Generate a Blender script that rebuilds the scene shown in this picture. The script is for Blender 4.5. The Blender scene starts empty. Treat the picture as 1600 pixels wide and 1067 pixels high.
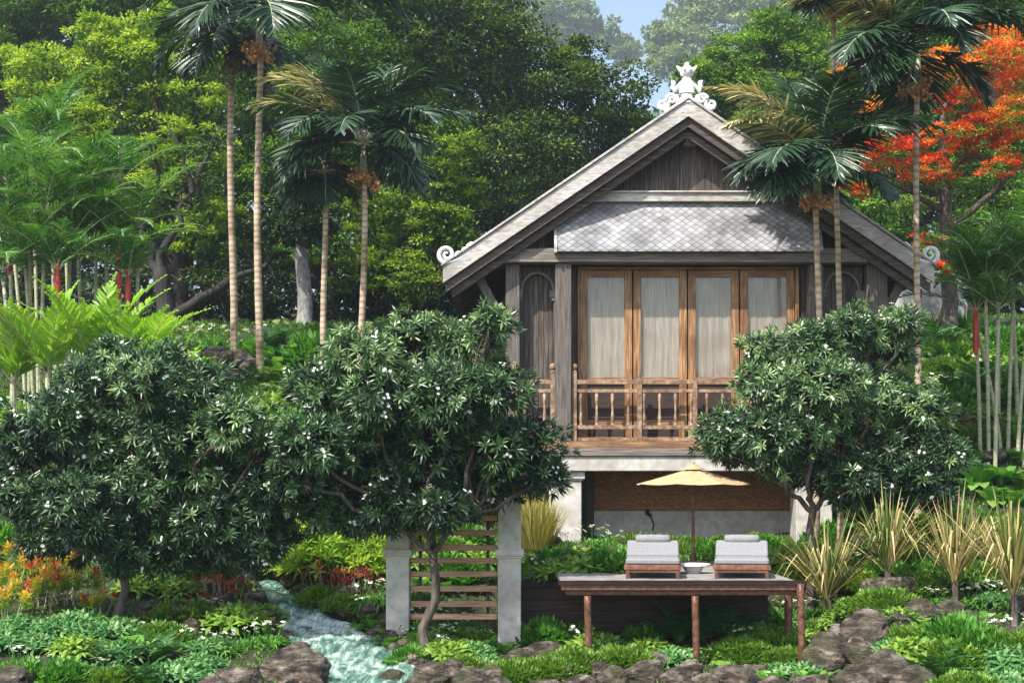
import bpy, bmesh, math, random
import numpy as np
from mathutils import Vector, Matrix, noise

# ------------------------------------------------------------------ camera, sky, sun
HAZE = .0007
F, HY, CAMZ = 2210.0, 760.0, 2.6          # focal length in photo pixels, horizon row, eye height
scene = bpy.context.scene
cam_d = bpy.data.cameras.new("camera"); cam = bpy.data.objects.new("camera", cam_d)
scene.collection.objects.link(cam); scene.camera = cam
cam.location = (0, 0, CAMZ); cam.rotation_euler = (math.pi/2, 0, 0)
cam_d.sensor_width = 36; cam_d.lens = 36*F/1600; cam_d.shift_y = (HY-533.5)/1600
cam_d.clip_start = 0.1; cam_d.clip_end = 3000

SUN_EL, SUN_AZ = math.radians(52), math.radians(38)      # azimuth: degrees to the left of straight behind the camera
to_sun = Vector((-math.sin(SUN_AZ)*math.cos(SUN_EL), -math.cos(SUN_AZ)*math.cos(SUN_EL), math.sin(SUN_EL)))
world = bpy.data.worlds.new("World"); scene.world = world; world.use_nodes = True
wt = world.node_tree; sky = wt.nodes.new("ShaderNodeTexSky"); sky.sky_type = 'NISHITA'; sky.sun_disc = False
sky.sun_elevation = SUN_EL; sky.sun_rotation = math.atan2(to_sun.x, to_sun.y)
sky.dust_density = 2.0; sky.air_density = 1.2
wt.links.new(sky.outputs[0], wt.nodes["Background"].inputs[0]); wt.nodes["Background"].inputs[1].default_value = 0.15
sd = bpy.data.lights.new("sun", 'SUN'); sun = bpy.data.objects.new("sun", sd); scene.collection.objects.link(sun)
sd.energy = 4.7; sd.angle = math.radians(0.6); sd.color = (1.0, 0.95, 0.86)
sun.rotation_euler = to_sun.to_track_quat('Z', 'Y').to_euler()
scene.view_settings.view_transform = 'Standard'; scene.view_settings.look = 'None'
scene.view_settings.exposure = 0.8; scene.view_settings.gamma = 1
scene.cycles.max_bounces = 6; scene.cycles.diffuse_bounces = 3; scene.cycles.glossy_bounces = 2
scene.cycles.transmission_bounces = 4; scene.cycles.transparent_max_bounces = 6
scene.cycles.volume_bounces = 0

rng = np.random.default_rng(7); random.seed(7)
COL = scene.collection

# ------------------------------------------------------------------ basic helpers
def X(px, Y): return (px-800)*Y/F
def Z(py, Y): return (HY-py)*Y/F + CAMZ
def W(px, py, Y): return Vector((X(px, Y), Y, Z(py, Y)))
def nrm(a): return a/np.maximum(np.linalg.norm(a, axis=-1, keepdims=True), 1e-9)
def ru(n): return nrm(rng.normal(size=(n, 3)))
def U(a, b, n=None): return rng.uniform(a, b, n)

def empty(name, loc, label=None, cat=None, group=None, rz=0):
    o = bpy.data.objects.new(name, None); COL.objects.link(o); o.location = loc; o.rotation_euler = (0, 0, rz)
    o.empty_display_size = .2
    tag(o, label, cat, group); return o
def tag(o, label=None, cat=None, group=None, kind=None):
    if label: o['label'] = label
    if cat: o['category'] = cat
    if group: o['group'] = group
    if kind: o['kind'] = kind
    return o

def wmat(o):
    m = Matrix.Translation(o.location) @ o.rotation_euler.to_matrix().to_4x4() @ Matrix.Diagonal((*o.scale, 1))
    return wmat(o.parent) @ m if o.parent else m

class MB:
    """collects verts and faces in numpy and links them as ONE mesh object"""
    def __init__(s): s.v = []; s.f = []; s.t = []; s.m = []; s.n = 0
    def add(s, v, f, mi=0, tint=.5):
        v = np.asarray(v, dtype=np.float64); f = np.asarray(f, dtype=np.int64)
        s.v.append(v); s.f.append(f+s.n); s.n += len(v)
        s.t.append(np.broadcast_to(np.asarray(tint, dtype=np.float64), (len(f),)))
        s.m.append(np.broadcast_to(np.asarray(mi), (len(f),)))
    def build(s, name, mats, parent=None, smooth=False, bevel=0, merge=False):
        me = bpy.data.meshes.new(name)
        v = np.concatenate(s.v); nf = sum(len(f) for f in s.f)
        if parent is not None:
            inv = np.array(wmat(parent).inverted()); v = v@inv[:3, :3].T+inv[:3, 3]
        me.vertices.add(len(v)); me.vertices.foreach_set('co', v.ravel())
        tot = np.concatenate([np.full(len(f), f.shape[1]) for f in s.f])
        idx = np.concatenate([f.ravel() for f in s.f])
        me.loops.add(len(idx)); me.loops.foreach_set('vertex_index', idx)
        me.polygons.add(nf); me.polygons.foreach_set('loop_start', np.concatenate([[0], np.cumsum(tot)[:-1]]).astype(np.int32))
        me.update(calc_edges=True)
        me.polygons.foreach_set('material_index', np.concatenate(s.m).astype(np.int32))
        a = me.attributes.new('tint', 'FLOAT', 'FACE'); a.data.foreach_set('value', np.concatenate(s.t).astype(np.float32))
        me.polygons.foreach_set('use_smooth', np.full(nf, bool(smooth)))
        for m in (mats if isinstance(mats, (list, tuple)) else [mats]): me.materials.append(m)
        if bevel:
            bm = bmesh.new(); bm.from_mesh(me)
            bmesh.ops.bevel(bm, geom=bm.edges[:], offset=bevel, segments=1, affect='EDGES', clamp_overlap=True)
            bm.to_mesh(me); bm.free()
        me.update()
        o = bpy.data.objects.new(name, me); COL.objects.link(o)
        if parent is not None: o.parent = parent
        return o
    # shapes
    def box(s, x0, x1, y0, y1, z0, z1, mi=0, tint=.5):
        v = [(x, y, z) for x in (x0, x1) for y in (y0, y1) for z in (z0, z1)]
        s.add(v, [(0, 1, 3, 2), (4, 6, 7, 5), (0, 4, 5, 1), (2, 3, 7, 6), (0, 2, 6, 4), (1, 5, 7, 3)], mi, tint); return s
    def bar(s, a, b, w, h, mi=0, tint=.5, up=(0, 0, 1)):
        a = np.array(a, float); b = np.array(b, float); d = nrm(b-a); u = np.array(up, float)
        sd_ = nrm(np.cross(d, u)); u = np.cross(sd_, d)
        v = [p+sd_*i*w/2+u*j*h/2 for p in (a, b) for i in (-1, 1) for j in (-1, 1)]
        s.add(v, [(0, 1, 3, 2), (4, 6, 7, 5), (0, 4, 5, 1), (2, 3, 7, 6), (0, 2, 6, 4), (1, 5, 7, 3)], mi, tint); return s
    def prism(s, pts, y0, y1, mi=0, tint=.5):          # polygon in x,z extruded in y
        n = len(pts); v = [(x, y0, z) for x, z in pts]+[(x, y1, z) for x, z in pts]
        if n == 4: s.add(v, [(0, 1, 2, 3), (7, 6, 5, 4)]+[(i, i+4, (i+1) % 4+4, (i+1) % 4) for i in range(4)], mi, tint)
        else:
            s.v.append(np.array(v)); b = s.n; s.n += 2*n
            for f in ([list(range(n))], [list(range(2*n-1, n-1, -1))], [[i, i+n, (i+1) % n+n, (i+1) % n] for i in range(n)]):
                f = np.array(f)+b; s.f.append(f); s.t.append(np.full(len(f), tint)); s.m.append(np.full(len(f), mi))
        return s
    def tube(s, pts, rad, seg=8, mi=0, tint=.5, flat=1):
        p = np.array([tuple(q) for q in pts], float); n = len(p); r = np.broadcast_to(np.array(rad, float), (n,))
        d = nrm(np.gradient(p, axis=0)); ref = np.array([0, 1, 0.]) if abs(d[:, 1]).max() < .9 else np.array([1, 0, 0.])
        a = nrm(np.cross(d, ref)); b = np.cross(a, d)
        th = np.arange(seg)/seg*2*math.pi
        v = p[:, None]+(a[:, None]*np.cos(th)[None, :, None]+b[:, None]*np.sin(th)[None, :, None]*flat)*r[:, None, None]
        i, j = np.meshgrid(np.arange(n-1), np.arange(seg), indexing='ij'); j2 = (j+1) % seg
        f = np.stack([i*seg+j, i*seg+j2, (i+1)*seg+j2, (i+1)*seg+j], -1).reshape(-1, 4)
        base = s.n; s.add(v.reshape(-1, 3), f, mi, tint)
        for e in ([list(range(seg))], [list(range((n-1)*seg, n*seg))]):
            s.f.append(np.array(e)+base); s.t.append(np.full(1, tint)); s.m.append(np.full(1, mi))
        return s
    def lathe(s, c, prof, seg=16, mi=0, tint=.5):
        return s.tube([(c[0], c[1], c[2]+z) for r, z in prof], [r for r, z in prof], seg, mi, tint)
    def sphere(s, c, r, mi=0, tint=.5, seg=8, sc=(1, 1, 1)):
        k = seg//2+1; th = np.linspace(.12, math.pi-.12, k)
        v = [(c[0]+r*sc[0]*math.sin(t)*math.cos(a), c[1]+r*sc[1]*math.sin(t)*math.sin(a), c[2]+r*sc[2]*math.cos(t))
             for t in th for a in np.arange(seg)/seg*2*math.pi]
        i, j = np.meshgrid(np.arange(k-1), np.arange(seg), indexing='ij'); j2 = (j+1) % seg
        base = s.n; s.add(v, np.stack([i*seg+j, i*seg+j2, (i+1)*seg+j2, (i+1)*seg+j], -1).reshape(-1, 4), mi, tint)
        for e in ([list(range(seg))], [list(range((k-1)*seg, k*seg))]):
            s.f.append(np.array(e)+base); s.t.append(np.full(1, tint)); s.m.append(np.full(1, mi))
        return s
    # leaves
    def diamonds(s, B, D, S, L, Wd, mi=0, tint=.5):
        n = len(B); L = np.broadcast_to(L, (n,))[:, None]; Wd = np.broadcast_to(Wd, (n,))[:, None]
        N = np.cross(D, S)*Wd*.25
        v = np.stack([B, B+D*L*.45+S*Wd/2+N, B+D*L, B+D*L*.45-S*Wd/2+N], 1).reshape(-1, 3)
        s.add(v, np.arange(4*n).reshape(-1, 4), mi, tint)
    def ribbons(s, B, D, S, L, Wd, droop=0, prof=((0, .3), (.45, 1), (1, .04)), mi=0, tint=.5, kink=None, fold=0):
        n = len(B); t = np.array([p[0] for p in prof]); w = np.array([p[1] for p in prof]); K = len(t)
        L = np.broadcast_to(L, (n,))[:, None]; Wd = np.broadcast_to(Wd, (n,))[:, None]; g = np.broadcast_to(droop, (n,))[:, None]
        tt = np.broadcast_to(t[None], (n, K)); 
        if kink is not None:
            k = np.broadcast_to(kink, (n,))[:, None]; t1 = np.minimum(tt, k); t2 = np.maximum(tt-k, 0)
        else: t1, t2 = tt, 0*tt
        P = B[:, None]+D[:, None]*(L*t1)[..., None]
        P[..., 2] -= g*L*t1**2
        Dh = D.copy(); Dh[:, 2] = 0; Dh = nrm(Dh)*.55; Dh[:, 2] = -.83
        P = P+Dh[:, None]*(L*t2)[..., None]
        sv = S[:, None]*(Wd*w[None])[..., None]/2
        if fold:
            N = nrm(np.cross(D, S)); cen = P-N[:, None]*(Wd*w[None]*fold)[..., None]
            v = np.stack([P-sv, cen, P+sv], 2); C = 3
        else: v = np.stack([P-sv, P+sv], 2); C = 2
        i = np.arange(n)[:, None, None]*K*C+np.arange(K-1)[None, :, None]*C+np.arange(C-1)[None, None]
        f = np.stack([i, i+1, i+C+1, i+C], -1).reshape(-1, 4)
        tint = np.repeat(np.broadcast_to(tint, (n,)), (K-1)*(C-1)); mi = np.repeat(np.broadcast_to(mi, (n,)), (K-1)*(C-1))
        s.add(v.reshape(-1, 3), f, mi, tint)

def perp(D, ref=None):
    r = ru(len(D)) if ref is None else np.broadcast_to(ref, D.shape)
    return nrm(np.cross(D, r)+1e-6)

# ------------------------------------------------------------------ materials
def newmat(name):
    m = bpy.data.materials.new(name); m.use_nodes = True; nt = m.node_tree
    return m, nt, nt.nodes, nt.links, nt.nodes['Principled BSDF']
def ramp(nt, cols, pos=None):
    r = nt.nodes.new('ShaderNodeValToRGB'); e = r.color_ramp.elements
    pos = pos or [i/(len(cols)-1) for i in range(len(cols))]
    while len(e) < len(cols): e.new(.5)
    for k, (c, p) in enumerate(zip(cols, pos)): e[k].position = p; e[k].color = (*c, 1)
    return r
def leafmat(name, cols, rough=.5, trans=.3, pos=None, spec=.4):
    m, nt, N, Lk, b = newmat(name)
    at = N.new('ShaderNodeAttribute'); at.attribute_name = 'tint'
    r = ramp(nt, cols, pos); Lk.new(at.outputs['Fac'], r.inputs[0]); Lk.new(r.outputs[0], b.inputs['Base Color'])
    b.inputs['Roughness'].default_value = rough; b.inputs['Specular IOR Level'].default_value = spec
    tr = N.new('ShaderNodeBsdfTranslucent'); hs = N.new('ShaderNodeMixRGB'); hs.blend_type = 'MULTIPLY'; hs.inputs[0].default_value = 1
    hs.inputs[2].default_value = (1.5, 1.5, .7, 1); Lk.new(r.outputs[0], hs.inputs[1]); Lk.new(hs.outputs[0], tr.inputs[0])
    mx = N.new('ShaderNodeMixShader'); mx.inputs[0].default_value = trans
    Lk.new(b.outputs[0], mx.inputs[1]); Lk.new(tr.outputs[0], mx.inputs[2]); Lk.new(mx.outputs[0], N['Material Output'].inputs[0])
    return m
def noisemat(name, cols, scale=(1, 1, 1), nscale=5, detail=6, rough=.8, bump=.3, bdist=.02, pos=None, cols2=None, s2=1.2, f2=.5, metal=0, coords='Object', rnoise=.55):
    m, nt, N, Lk, b = newmat(name)
    tc = N.new('ShaderNodeTexCoord'); mp = N.new('ShaderNodeMapping'); mp.inputs['Scale'].default_value = scale
    geo = N.new('ShaderNodeNewGeometry')
    Lk.new(tc.outputs[coords] if coords != 'World' else geo.outputs['Position'], mp.inputs[0])
    n = N.new('ShaderNodeTexNoise'); n.inputs['Scale'].default_value = nscale; n.inputs['Detail'].default_value = detail
    n.inputs['Roughness'].default_value = rnoise
    Lk.new(mp.outputs[0], n.inputs[0]); r = ramp(nt, cols, pos or [.3+.4*i/(len(cols)-1) for i in range(len(cols))])
    Lk.new(n.outputs[0], r.inputs[0]); out = r.outputs[0]
    if cols2 is not None:
        n2 = N.new('ShaderNodeTexNoise'); n2.inputs['Scale'].default_value = s2; n2.inputs['Detail'].default_value = 4
        Lk.new(geo.outputs['Position'], n2.inputs[0]); r2 = ramp(nt, [(0, 0, 0), (1, 1, 1)], [.45, .65]); Lk.new(n2.outputs[0], r2.inputs[0])
        ml = N.new('ShaderNodeMath'); ml.operation = 'MULTIPLY'; ml.inputs[1].default_value = f2; Lk.new(r2.outputs[0], ml.inputs[0])
        mx = N.new('ShaderNodeMixRGB'); Lk.new(ml.outputs[0], mx.inputs[0]); Lk.new(out, mx.inputs[1]); mx.inputs[2].default_value = (*cols2, 1); out = mx.outputs[0]
    at = N.new('ShaderNodeAttribute'); at.attribute_name = 'tint'      # board to board variation
    mr = N.new('ShaderNodeMapRange'); mr.inputs[3].default_value = .6; mr.inputs[4].default_value = 1.4; Lk.new(at.outputs['Fac'], mr.inputs[0])
    mm = N.new('ShaderNodeMixRGB'); mm.blend_type = 'MULTIPLY'; mm.inputs[0].default_value = 1; Lk.new(out, mm.inputs[1]); Lk.new(mr.outputs[0], mm.inputs[2])
    Lk.new(mm.outputs[0], b.inputs['Base Color'])
    b.inputs['Roughness'].default_value = rough; b.inputs['Metallic'].default_value = metal
    bp = N.new('ShaderNodeBump'); bp.inputs['Strength'].default_value = bump; bp.inputs['Distance'].default_value = bdist
    Lk.new(n.outputs[0], bp.inputs['Height']); Lk.new(bp.outputs[0], b.inputs['Normal'])
    return m

M = {}
VG = (14, 14, .7); HG = (.7, 14, 14)
M['barge'] = noisemat('pale weathered barge wood', [(.27, .24, .215), (.5, .47, .44), (.62, .59, .56)], (2.5, 10, 10), 2.2, bump=.5, cols2=(.24, .22, .19), s2=1.6, f2=.7)
M['darkwood_h'] = noisemat('dark weathered wood along', [(.028, .022, .019), (.085, .066, .055), (.17, .135, .115)], HG, 3, bump=.5)
M['darkwood_v'] = noisemat('dark weathered wood upright', [(.026, .021, .018), (.075, .06, .052), (.16, .135, .12)], VG, 3, bump=.5)
M['greywood_v'] = noisemat('grey upright post wood', [(.05, .042, .036), (.12, .10, .088), (.2, .17, .15)], VG, 3, bump=.5)
M['greywood_h'] = noisemat('grey beam wood', [(.09, .075, .065), (.19, .16, .14), (.3, .26, .23)], HG, 3, bump=.5)
M['teak_v'] = noisemat('orange teak upright', [(.1, .042, .016), (.3, .15, .06), (.5, .31, .16)], VG, 3, rough=.5, bump=.3, cols2=(.12, .05, .02), s2=3, f2=.6)
M['teak_h'] = noisemat('orange teak across', [(.12, .055, .022), (.31, .16, .07), (.5, .32, .17)], HG, 3, rough=.5, bump=.3, cols2=(.12, .05, .02), s2=3, f2=.6)
M['railwood'] = noisemat('pale brown rail wood', [(.12, .065, .032), (.29, .19, .115), (.48, .35, .23)], (4, 14, 4), 3, rough=.6, bump=.3, cols2=(.1, .045, .03), s2=4, f2=.6)
M['redwood'] = noisemat('red brown hardwood', [(.06, .022, .013), (.14, .058, .033), (.24, .115, .068)], (5, 8, 5), 3, rough=.45, bump=.25)
M['slat'] = noisemat('slat wood', [(.3, .14, .08), (.52, .29, .18), (.66, .42, .29)], HG, 3, rough=.7, bump=.25)
M['concrete'] = noisemat('pale rendered concrete', [(.4, .37, .34), (.56, .53, .49), (.64, .61, .58)], (1, 1, 1), 7, rough=.9, bump=.15, cols2=(.3, .27, .24), s2=2.2, f2=.45)
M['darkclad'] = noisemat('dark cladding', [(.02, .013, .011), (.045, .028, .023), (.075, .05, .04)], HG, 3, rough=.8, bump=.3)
M['woven'] = noisemat('brown woven wall', [(.08, .034, .018), (.32, .14, .07), (.5, .25, .13)], (5, 5, 26), 3, rough=.9, bump=.6)
M['white'] = noisemat('white carved stucco', [(.6, .59, .57), (.78, .77, .76), (.84, .83, .82)], (1, 1, 1), 14, rough=.7, bump=.3)
M['paving'] = noisemat('pale stone paving', [(.17, .155, .14), (.26, .24, .22), (.34, .32, .3)], (1, 1, 1), 4, rough=.8, bump=.1)
M['oldwall'] = noisemat('stained pale wall', [(.22, .22, .22), (.5, .5, .49), (.64, .63, .61)], (1, 1, 1), 1.6, rough=.9, bump=.2, cols2=(.14, .14, .13), s2=1.1, f2=.7)
M['rooftile'] = noisemat('grey roof tiles', [(.1, .095, .09), (.2, .19, .18)], (1, 1, 1), 6, rough=.8)
M['fabric'] = noisemat('light grey outdoor fabric', [(.2, .2, .21), (.28, .28, .29)], (1, 1, 1), 40, rough=.95, bump=.2, bdist=.004)
M['canvas'] = noisemat('cream parasol canvas', [(.4, .28, .14), (.52, .39, .22)], (1, 1, 1), 9, rough=.9, bump=.1)
M['metal'] = noisemat('dark bronze metal', [(.03, .02, .015), (.06, .04, .03)], rough=.4, metal=.6)
M['bark'] = noisemat('brown tree bark', [(.03, .022, .016), (.09, .07, .055), (.16, .13, .1)], (3, 3, .8), 4, bump=.8, bdist=.05)
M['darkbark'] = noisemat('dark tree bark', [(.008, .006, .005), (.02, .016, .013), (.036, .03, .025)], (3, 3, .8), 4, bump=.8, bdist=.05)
M['greybark'] = noisemat('grey tree bark', [(.12, .115, .11), (.25, .24, .23), (.38, .37, .36)], (3, 3, 1.4), 4, bump=.8, bdist=.05)
M['stem'] = noisemat('pale green cane', [(.24, .26, .14), (.42, .42, .27), (.55, .52, .36)], (3, 3, 9), 3, rough=.6, bump=.2)
M['shaft'] = noisemat('red crownshaft', [(.38, .03, .015), (.62, .07, .03)], (6, 6, 1), 3, rough=.4, bump=.1)
M['fruit'] = noisemat('orange palm fruit', [(.45, .16, .05), (.75, .38, .16)], (1, 1, 1), 5, rough=.5, bump=.1)
M['soil'] = noisemat('mossy soil', [(.014, .012, .008), (.035, .034, .016), (.03, .06, .015)], (1, 1, 1), 3, rough=1, bump=.8, bdist=.08, coords='World')
M['rock'] = noisemat('brown boulder', [(.008, .006, .005), (.05, .036, .028), (.18, .14, .11), (.42, .36, .31)], (1.4, 1.4, 3.4), 3.4, detail=14, rough=.8, bump=1, bdist=.16, pos=[.34, .45, .56, .68], cols2=(.055, .06, .015), s2=2.4, f2=.6, coords='World', rnoise=.68)

def palmtrunkmat():
    m, nt, N, Lk, b = newmat('ringed palm trunk')
    tc = N.new('ShaderNodeTexCoord'); sp = N.new('ShaderNodeSeparateXYZ'); Lk.new(tc.outputs['Object'], sp.inputs[0])
    n = N.new('ShaderNodeTexNoise'); n.inputs['Scale'].default_value = 4; n.inputs['Detail'].default_value = 5; Lk.new(tc.outputs['Object'], n.inputs[0])
    a = N.new('ShaderNodeMath'); a.operation = 'MULTIPLY_ADD'; Lk.new(sp.outputs[2], a.inputs[0]); a.inputs[1].default_value = 7.5
    b2 = N.new('ShaderNodeMath'); b2.operation = 'MULTIPLY'; Lk.new(n.outputs[0], b2.inputs[0]); b2.inputs[1].default_value = .7; Lk.new(b2.outputs[0], a.inputs[2])
    fr = N.new('ShaderNodeMath'); fr.operation = 'FRACT'; Lk.new(a.outputs[0], fr.inputs[0])
    r = ramp(nt, [(.22, .13, .08), (.62, .46, .32), (.72, .58, .44), (.46, .32, .21)], [0, .14, .6, 1]); Lk.new(fr.outputs[0], r.inputs[0])
    n2 = N.new('ShaderNodeTexNoise'); n2.inputs['Scale'].default_value = 2.2; Lk.new(tc.outputs['Object'], n2.inputs[0])
    r2 = ramp(nt, [(.45, .4, .35), (1, 1, 1)], [.35, .6]); Lk.new(n2.outputs[0], r2.inputs[0])
    mm = N.new('ShaderNodeMixRGB'); mm.blend_type = 'MULTIPLY'; mm.inputs[0].default_value = 1; Lk.new(r.outputs[0], mm.inputs[1]); Lk.new(r2.outputs[0], mm.inputs[2])
    Lk.new(mm.outputs[0], b.inputs['Base Color']); b.inputs['Roughness'].default_value = .8
    bp = N.new('ShaderNodeBump'); bp.inputs['Strength'].default_value = .6; bp.inputs['Distance'].default_value = .02; Lk.new(fr.outputs[0], bp.inputs['Height']); Lk.new(bp.outputs[0], b.inputs['Normal'])
    return m
M['palmtrunk'] = palmtrunkmat()

def tilemat():
    m, nt, N, Lk, b = newmat('grey diamond tiles')
    g = N.new('ShaderNodeNewGeometry'); sp = N.new('ShaderNodeSeparateXYZ'); Lk.new(g.outputs['Position'], sp.inputs[0])
    def mth(op, a, c=None, v=None):
        q = N.new('ShaderNodeMath'); q.operation = op; Lk.new(a, q.inputs[0])
        if c is not None: Lk.new(c, q.inputs[1])
        if v is not None: q.inputs[1].default_value = v
        return q.outputs[0]
    xs = mth('MULTIPLY', sp.outputs[0], v=6.0); zs = mth('MULTIPLY', sp.outputs[2], v=8.4)
    fu = mth('FRACT', mth('ADD', xs, zs)); fv = mth('FRACT', mth('SUBTRACT', xs, zs))
    mn = mth('MINIMUM', fu, fv); r = ramp(nt, [(.1, .1, .105), (.33, .33, .34), (.42, .42, .44)], [.02, .14, 1]); Lk.new(mn, r.inputs[0])
    n = N.new('ShaderNodeTexNoise'); n.inputs['Scale'].default_value = 2.5; n.inputs['Detail'].default_value = 8; Lk.new(g.outputs['Position'], n.inputs[0])
    r2 = ramp(nt, [(.45, .45, .45), (1.1, 1.1, 1.1)], [.3, .65]); Lk.new(n.outputs[0], r2.inputs[0])
    mm = N.new('ShaderNodeMixRGB'); mm.blend_type = 'MULTIPLY'; mm.inputs[0].default_value = 1; Lk.new(r.outputs[0], mm.inputs[1]); Lk.new(r2.outputs[0], mm.inputs[2])
    cv = N.new('ShaderNodeCombineXYZ'); Lk.new(mth('FLOOR', mth('ADD', xs, zs)), cv.inputs[0]); Lk.new(mth('FLOOR', mth('SUBTRACT', xs, zs)), cv.inputs[1])
    wn = N.new('ShaderNodeTexWhiteNoise'); Lk.new(cv.outputs[0], wn.inputs[0]); r3 = ramp(nt, [(.68, .68, .7), (1.15, 1.14, 1.12)]); Lk.new(wn.outputs[0], r3.inputs[0])
    m3 = N.new('ShaderNodeMixRGB'); m3.blend_type = 'MULTIPLY'; m3.inputs[0].default_value = 1; Lk.new(mm.outputs[0], m3.inputs[1]); Lk.new(r3.outputs[0], m3.inputs[2]); mm = m3
    Lk.new(mm.outputs[0], b.inputs['Base Color']); b.inputs['Roughness'].default_value = .7
    bp = N.new('ShaderNodeBump'); bp.inputs['Strength'].default_value = .7; bp.inputs['Distance'].default_value = .02; Lk.new(mn, bp.inputs['Height']); Lk.new(bp.outputs[0], b.inputs['Normal'])
    return m
M['tile'] = tilemat()
def glassmat():
    m, nt, N, Lk, b = newmat('door glass'); b.inputs['Base Color'].default_value = (.9, .92, .9, 1); b.inputs['Roughness'].default_value = .06
    tr = N.new('ShaderNodeBsdfTransparent'); tr.inputs[0].default_value = (.95, .95, .94, 1); gl = N.new('ShaderNodeBsdfGlossy'); gl.inputs['Roughness'].default_value = .08
    mx = N.new('ShaderNodeMixShader'); mx.inputs[0].default_value = .05
    Lk.new(tr.outputs[0], mx.inputs[1]); Lk.new(gl.outputs[0], mx.inputs[2]); Lk.new(mx.outputs[0], N['Material Output'].inputs[0]); return m
M['glass'] = glassmat()
M['curtain'] = noisemat('grey beige curtain cloth', [(.25, .205, .165), (.37, .325, .28), (.45, .41, .37)], (16, 16, .8), 2.5, rough=1, bump=.3, bdist=.006, cols2=(.24, .18, .13), s2=1.6, f2=.6)
def watermat():
    m, nt, N, Lk, b = newmat('teal rushing water')
    g = N.new('ShaderNodeNewGeometry'); mp = N.new('ShaderNodeMapping'); mp.inputs['Scale'].default_value = (4.5, .9, 4.5); mp.inputs['Rotation'].default_value = (0, 0, .35)
    Lk.new(g.outputs['Position'], mp.inputs[0])
    n = N.new('ShaderNodeTexNoise'); n.inputs['Scale'].default_value = 1.6; n.inputs['Detail'].default_value = 9; n.inputs['Distortion'].default_value = 1.2; n.inputs['Roughness'].default_value = .65; Lk.new(mp.outputs[0], n.inputs[0])
    at = N.new('ShaderNodeAttribute'); at.attribute_name = 'tint'; ad = N.new('ShaderNodeMath'); ad.operation = 'ADD'; Lk.new(n.outputs[0], ad.inputs[0]); Lk.new(at.outputs['Fac'], ad.inputs[1])
    r = ramp(nt, [(.03, .08, .06), (.1, .2, .16), (.36, .48, .43), (.85, .9, .89)], [.34, .48, .6, .73]); Lk.new(ad.outputs[0], r.inputs[0])
    Lk.new(r.outputs[0], b.inputs['Base Color']); b.inputs['Roughness'].default_value = .18; b.inputs['IOR'].default_value = 1.33
    bp = N.new('ShaderNodeBump'); bp.inputs['Strength'].default_value = .45; bp.inputs['Distance'].default_value = .04; Lk.new(n.outputs[0], bp.inputs['Height']); Lk.new(bp.outputs[0], b.inputs['Normal'])
    return m
M['water'] = watermat()
# foliage
LM = {}
LM['lime_tree'] = leafmat('yellow green leaves', [(.03, .075, .008), (.13, .26, .02), (.3, .44, .035), (.5, .58, .08)], trans=.35)
LM['mid_tree'] = leafmat('mid green leaves', [(.02, .055, .008), (.065, .16, .016), (.15, .29, .028), (.28, .42, .05)], trans=.28)
LM['olive_tree'] = leafmat('olive green leaves', [(.02, .05, .005), (.085, .17, .013), (.22, .33, .022), (.4, .5, .045)], trans=.28)
LM['dark_tree'] = leafmat('dark green leaves', [(.01, .026, .006), (.036, .08, .011), (.1, .17, .018), (.22, .3, .04)], trans=.22)
LM['under'] = leafmat('shade darkened leaves', [(.008, .018, .006), (.018, .04, .011), (.04, .075, .018), (.08, .12, .03)], trans=.15)  # understorey shade is put into this dark leaf colour
LM['far'] = leafmat('haze paled far leaves', [(.1, .16, .06), (.22, .3, .1), (.36, .44, .17)], trans=.25)  # leaf colour paled to carry part of the distance haze
LM['flame'] = leafmat('flame tree blossom', [(.62, .035, .012), (.75, .1, .02), (.8, .2, .03), (.75, .42, .06)], trans=.3)
LM['shrub'] = leafmat('glossy dark shrub leaves', [(.006, .02, .007), (.022, .066, .02), (.085, .17, .055), (.3, .43, .18)], rough=.36, trans=.14, spec=.6, pos=[0, .4, .75, 1])
LM['petal'] = leafmat('white petals', [(.75, .76, .72), (.85, .85, .82)], trans=.3)
LM['areca'] = leafmat('deep teal palm leaves', [(.01, .032, .016), (.03, .075, .032), (.075, .14, .05), (.46, .4, .17), (.66, .56, .3)], rough=.38, trans=.12, spec=.6, pos=[0, .4, .7, .86, 1])
LM['feather'] = leafmat('bright feather palm leaves', [(.02, .08, .012), (.055, .17, .025), (.13, .29, .045), (.3, .45, .1)], rough=.45, trans=.35)
LM['limefrond'] = leafmat('lime fronds', [(.12, .3, .02), (.26, .46, .04), (.44, .6, .1)], rough=.45, trans=.4)
LM['bright'] = leafmat('bright green leaves', [(.02, .1, .012), (.06, .22, .025), (.15, .36, .05), (.32, .5, .13)], rough=.42, trans=.3)
LM['silver'] = leafmat('silvery green leaves', [(.02, .1, .025), (.06, .2, .05), (.17, .34, .11), (.38, .52, .26)], rough=.45, trans=.25)
LM['moss'] = leafmat('light green cover leaves', [(.05, .13, .015), (.13, .26, .03), (.25, .4, .06)], rough=.5, trans=.3)
LM['fernm'] = leafmat('fern leaves', [(.02, .08, .02), (.05, .15, .035), (.1, .24, .06)], rough=.45, trans=.25)
LM['croton'] = leafmat('red and yellow leaves', [(.45, .03, .015), (.55, .17, .02), (.6, .5, .05), (.13, .28, .02)], rough=.4, trans=.3, pos=[0, .3, .5, 1])
LM['maroon'] = leafmat('dark red leaves', [(.12, .015, .015), (.3, .04, .03), (.4, .12, .06)], rough=.4, trans=.25)
LM['gold'] = leafmat('gold striped leaves', [(.05, .11, .015), (.16, .2, .04), (.52, .44, .18), (.6, .42, .24)], rough=.5, trans=.2)
LM['drygrass'] = leafmat('golden grass', [(.1, .13, .02), (.3, .27, .06), (.46, .38, .12)], rough=.6, trans=.25)
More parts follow.
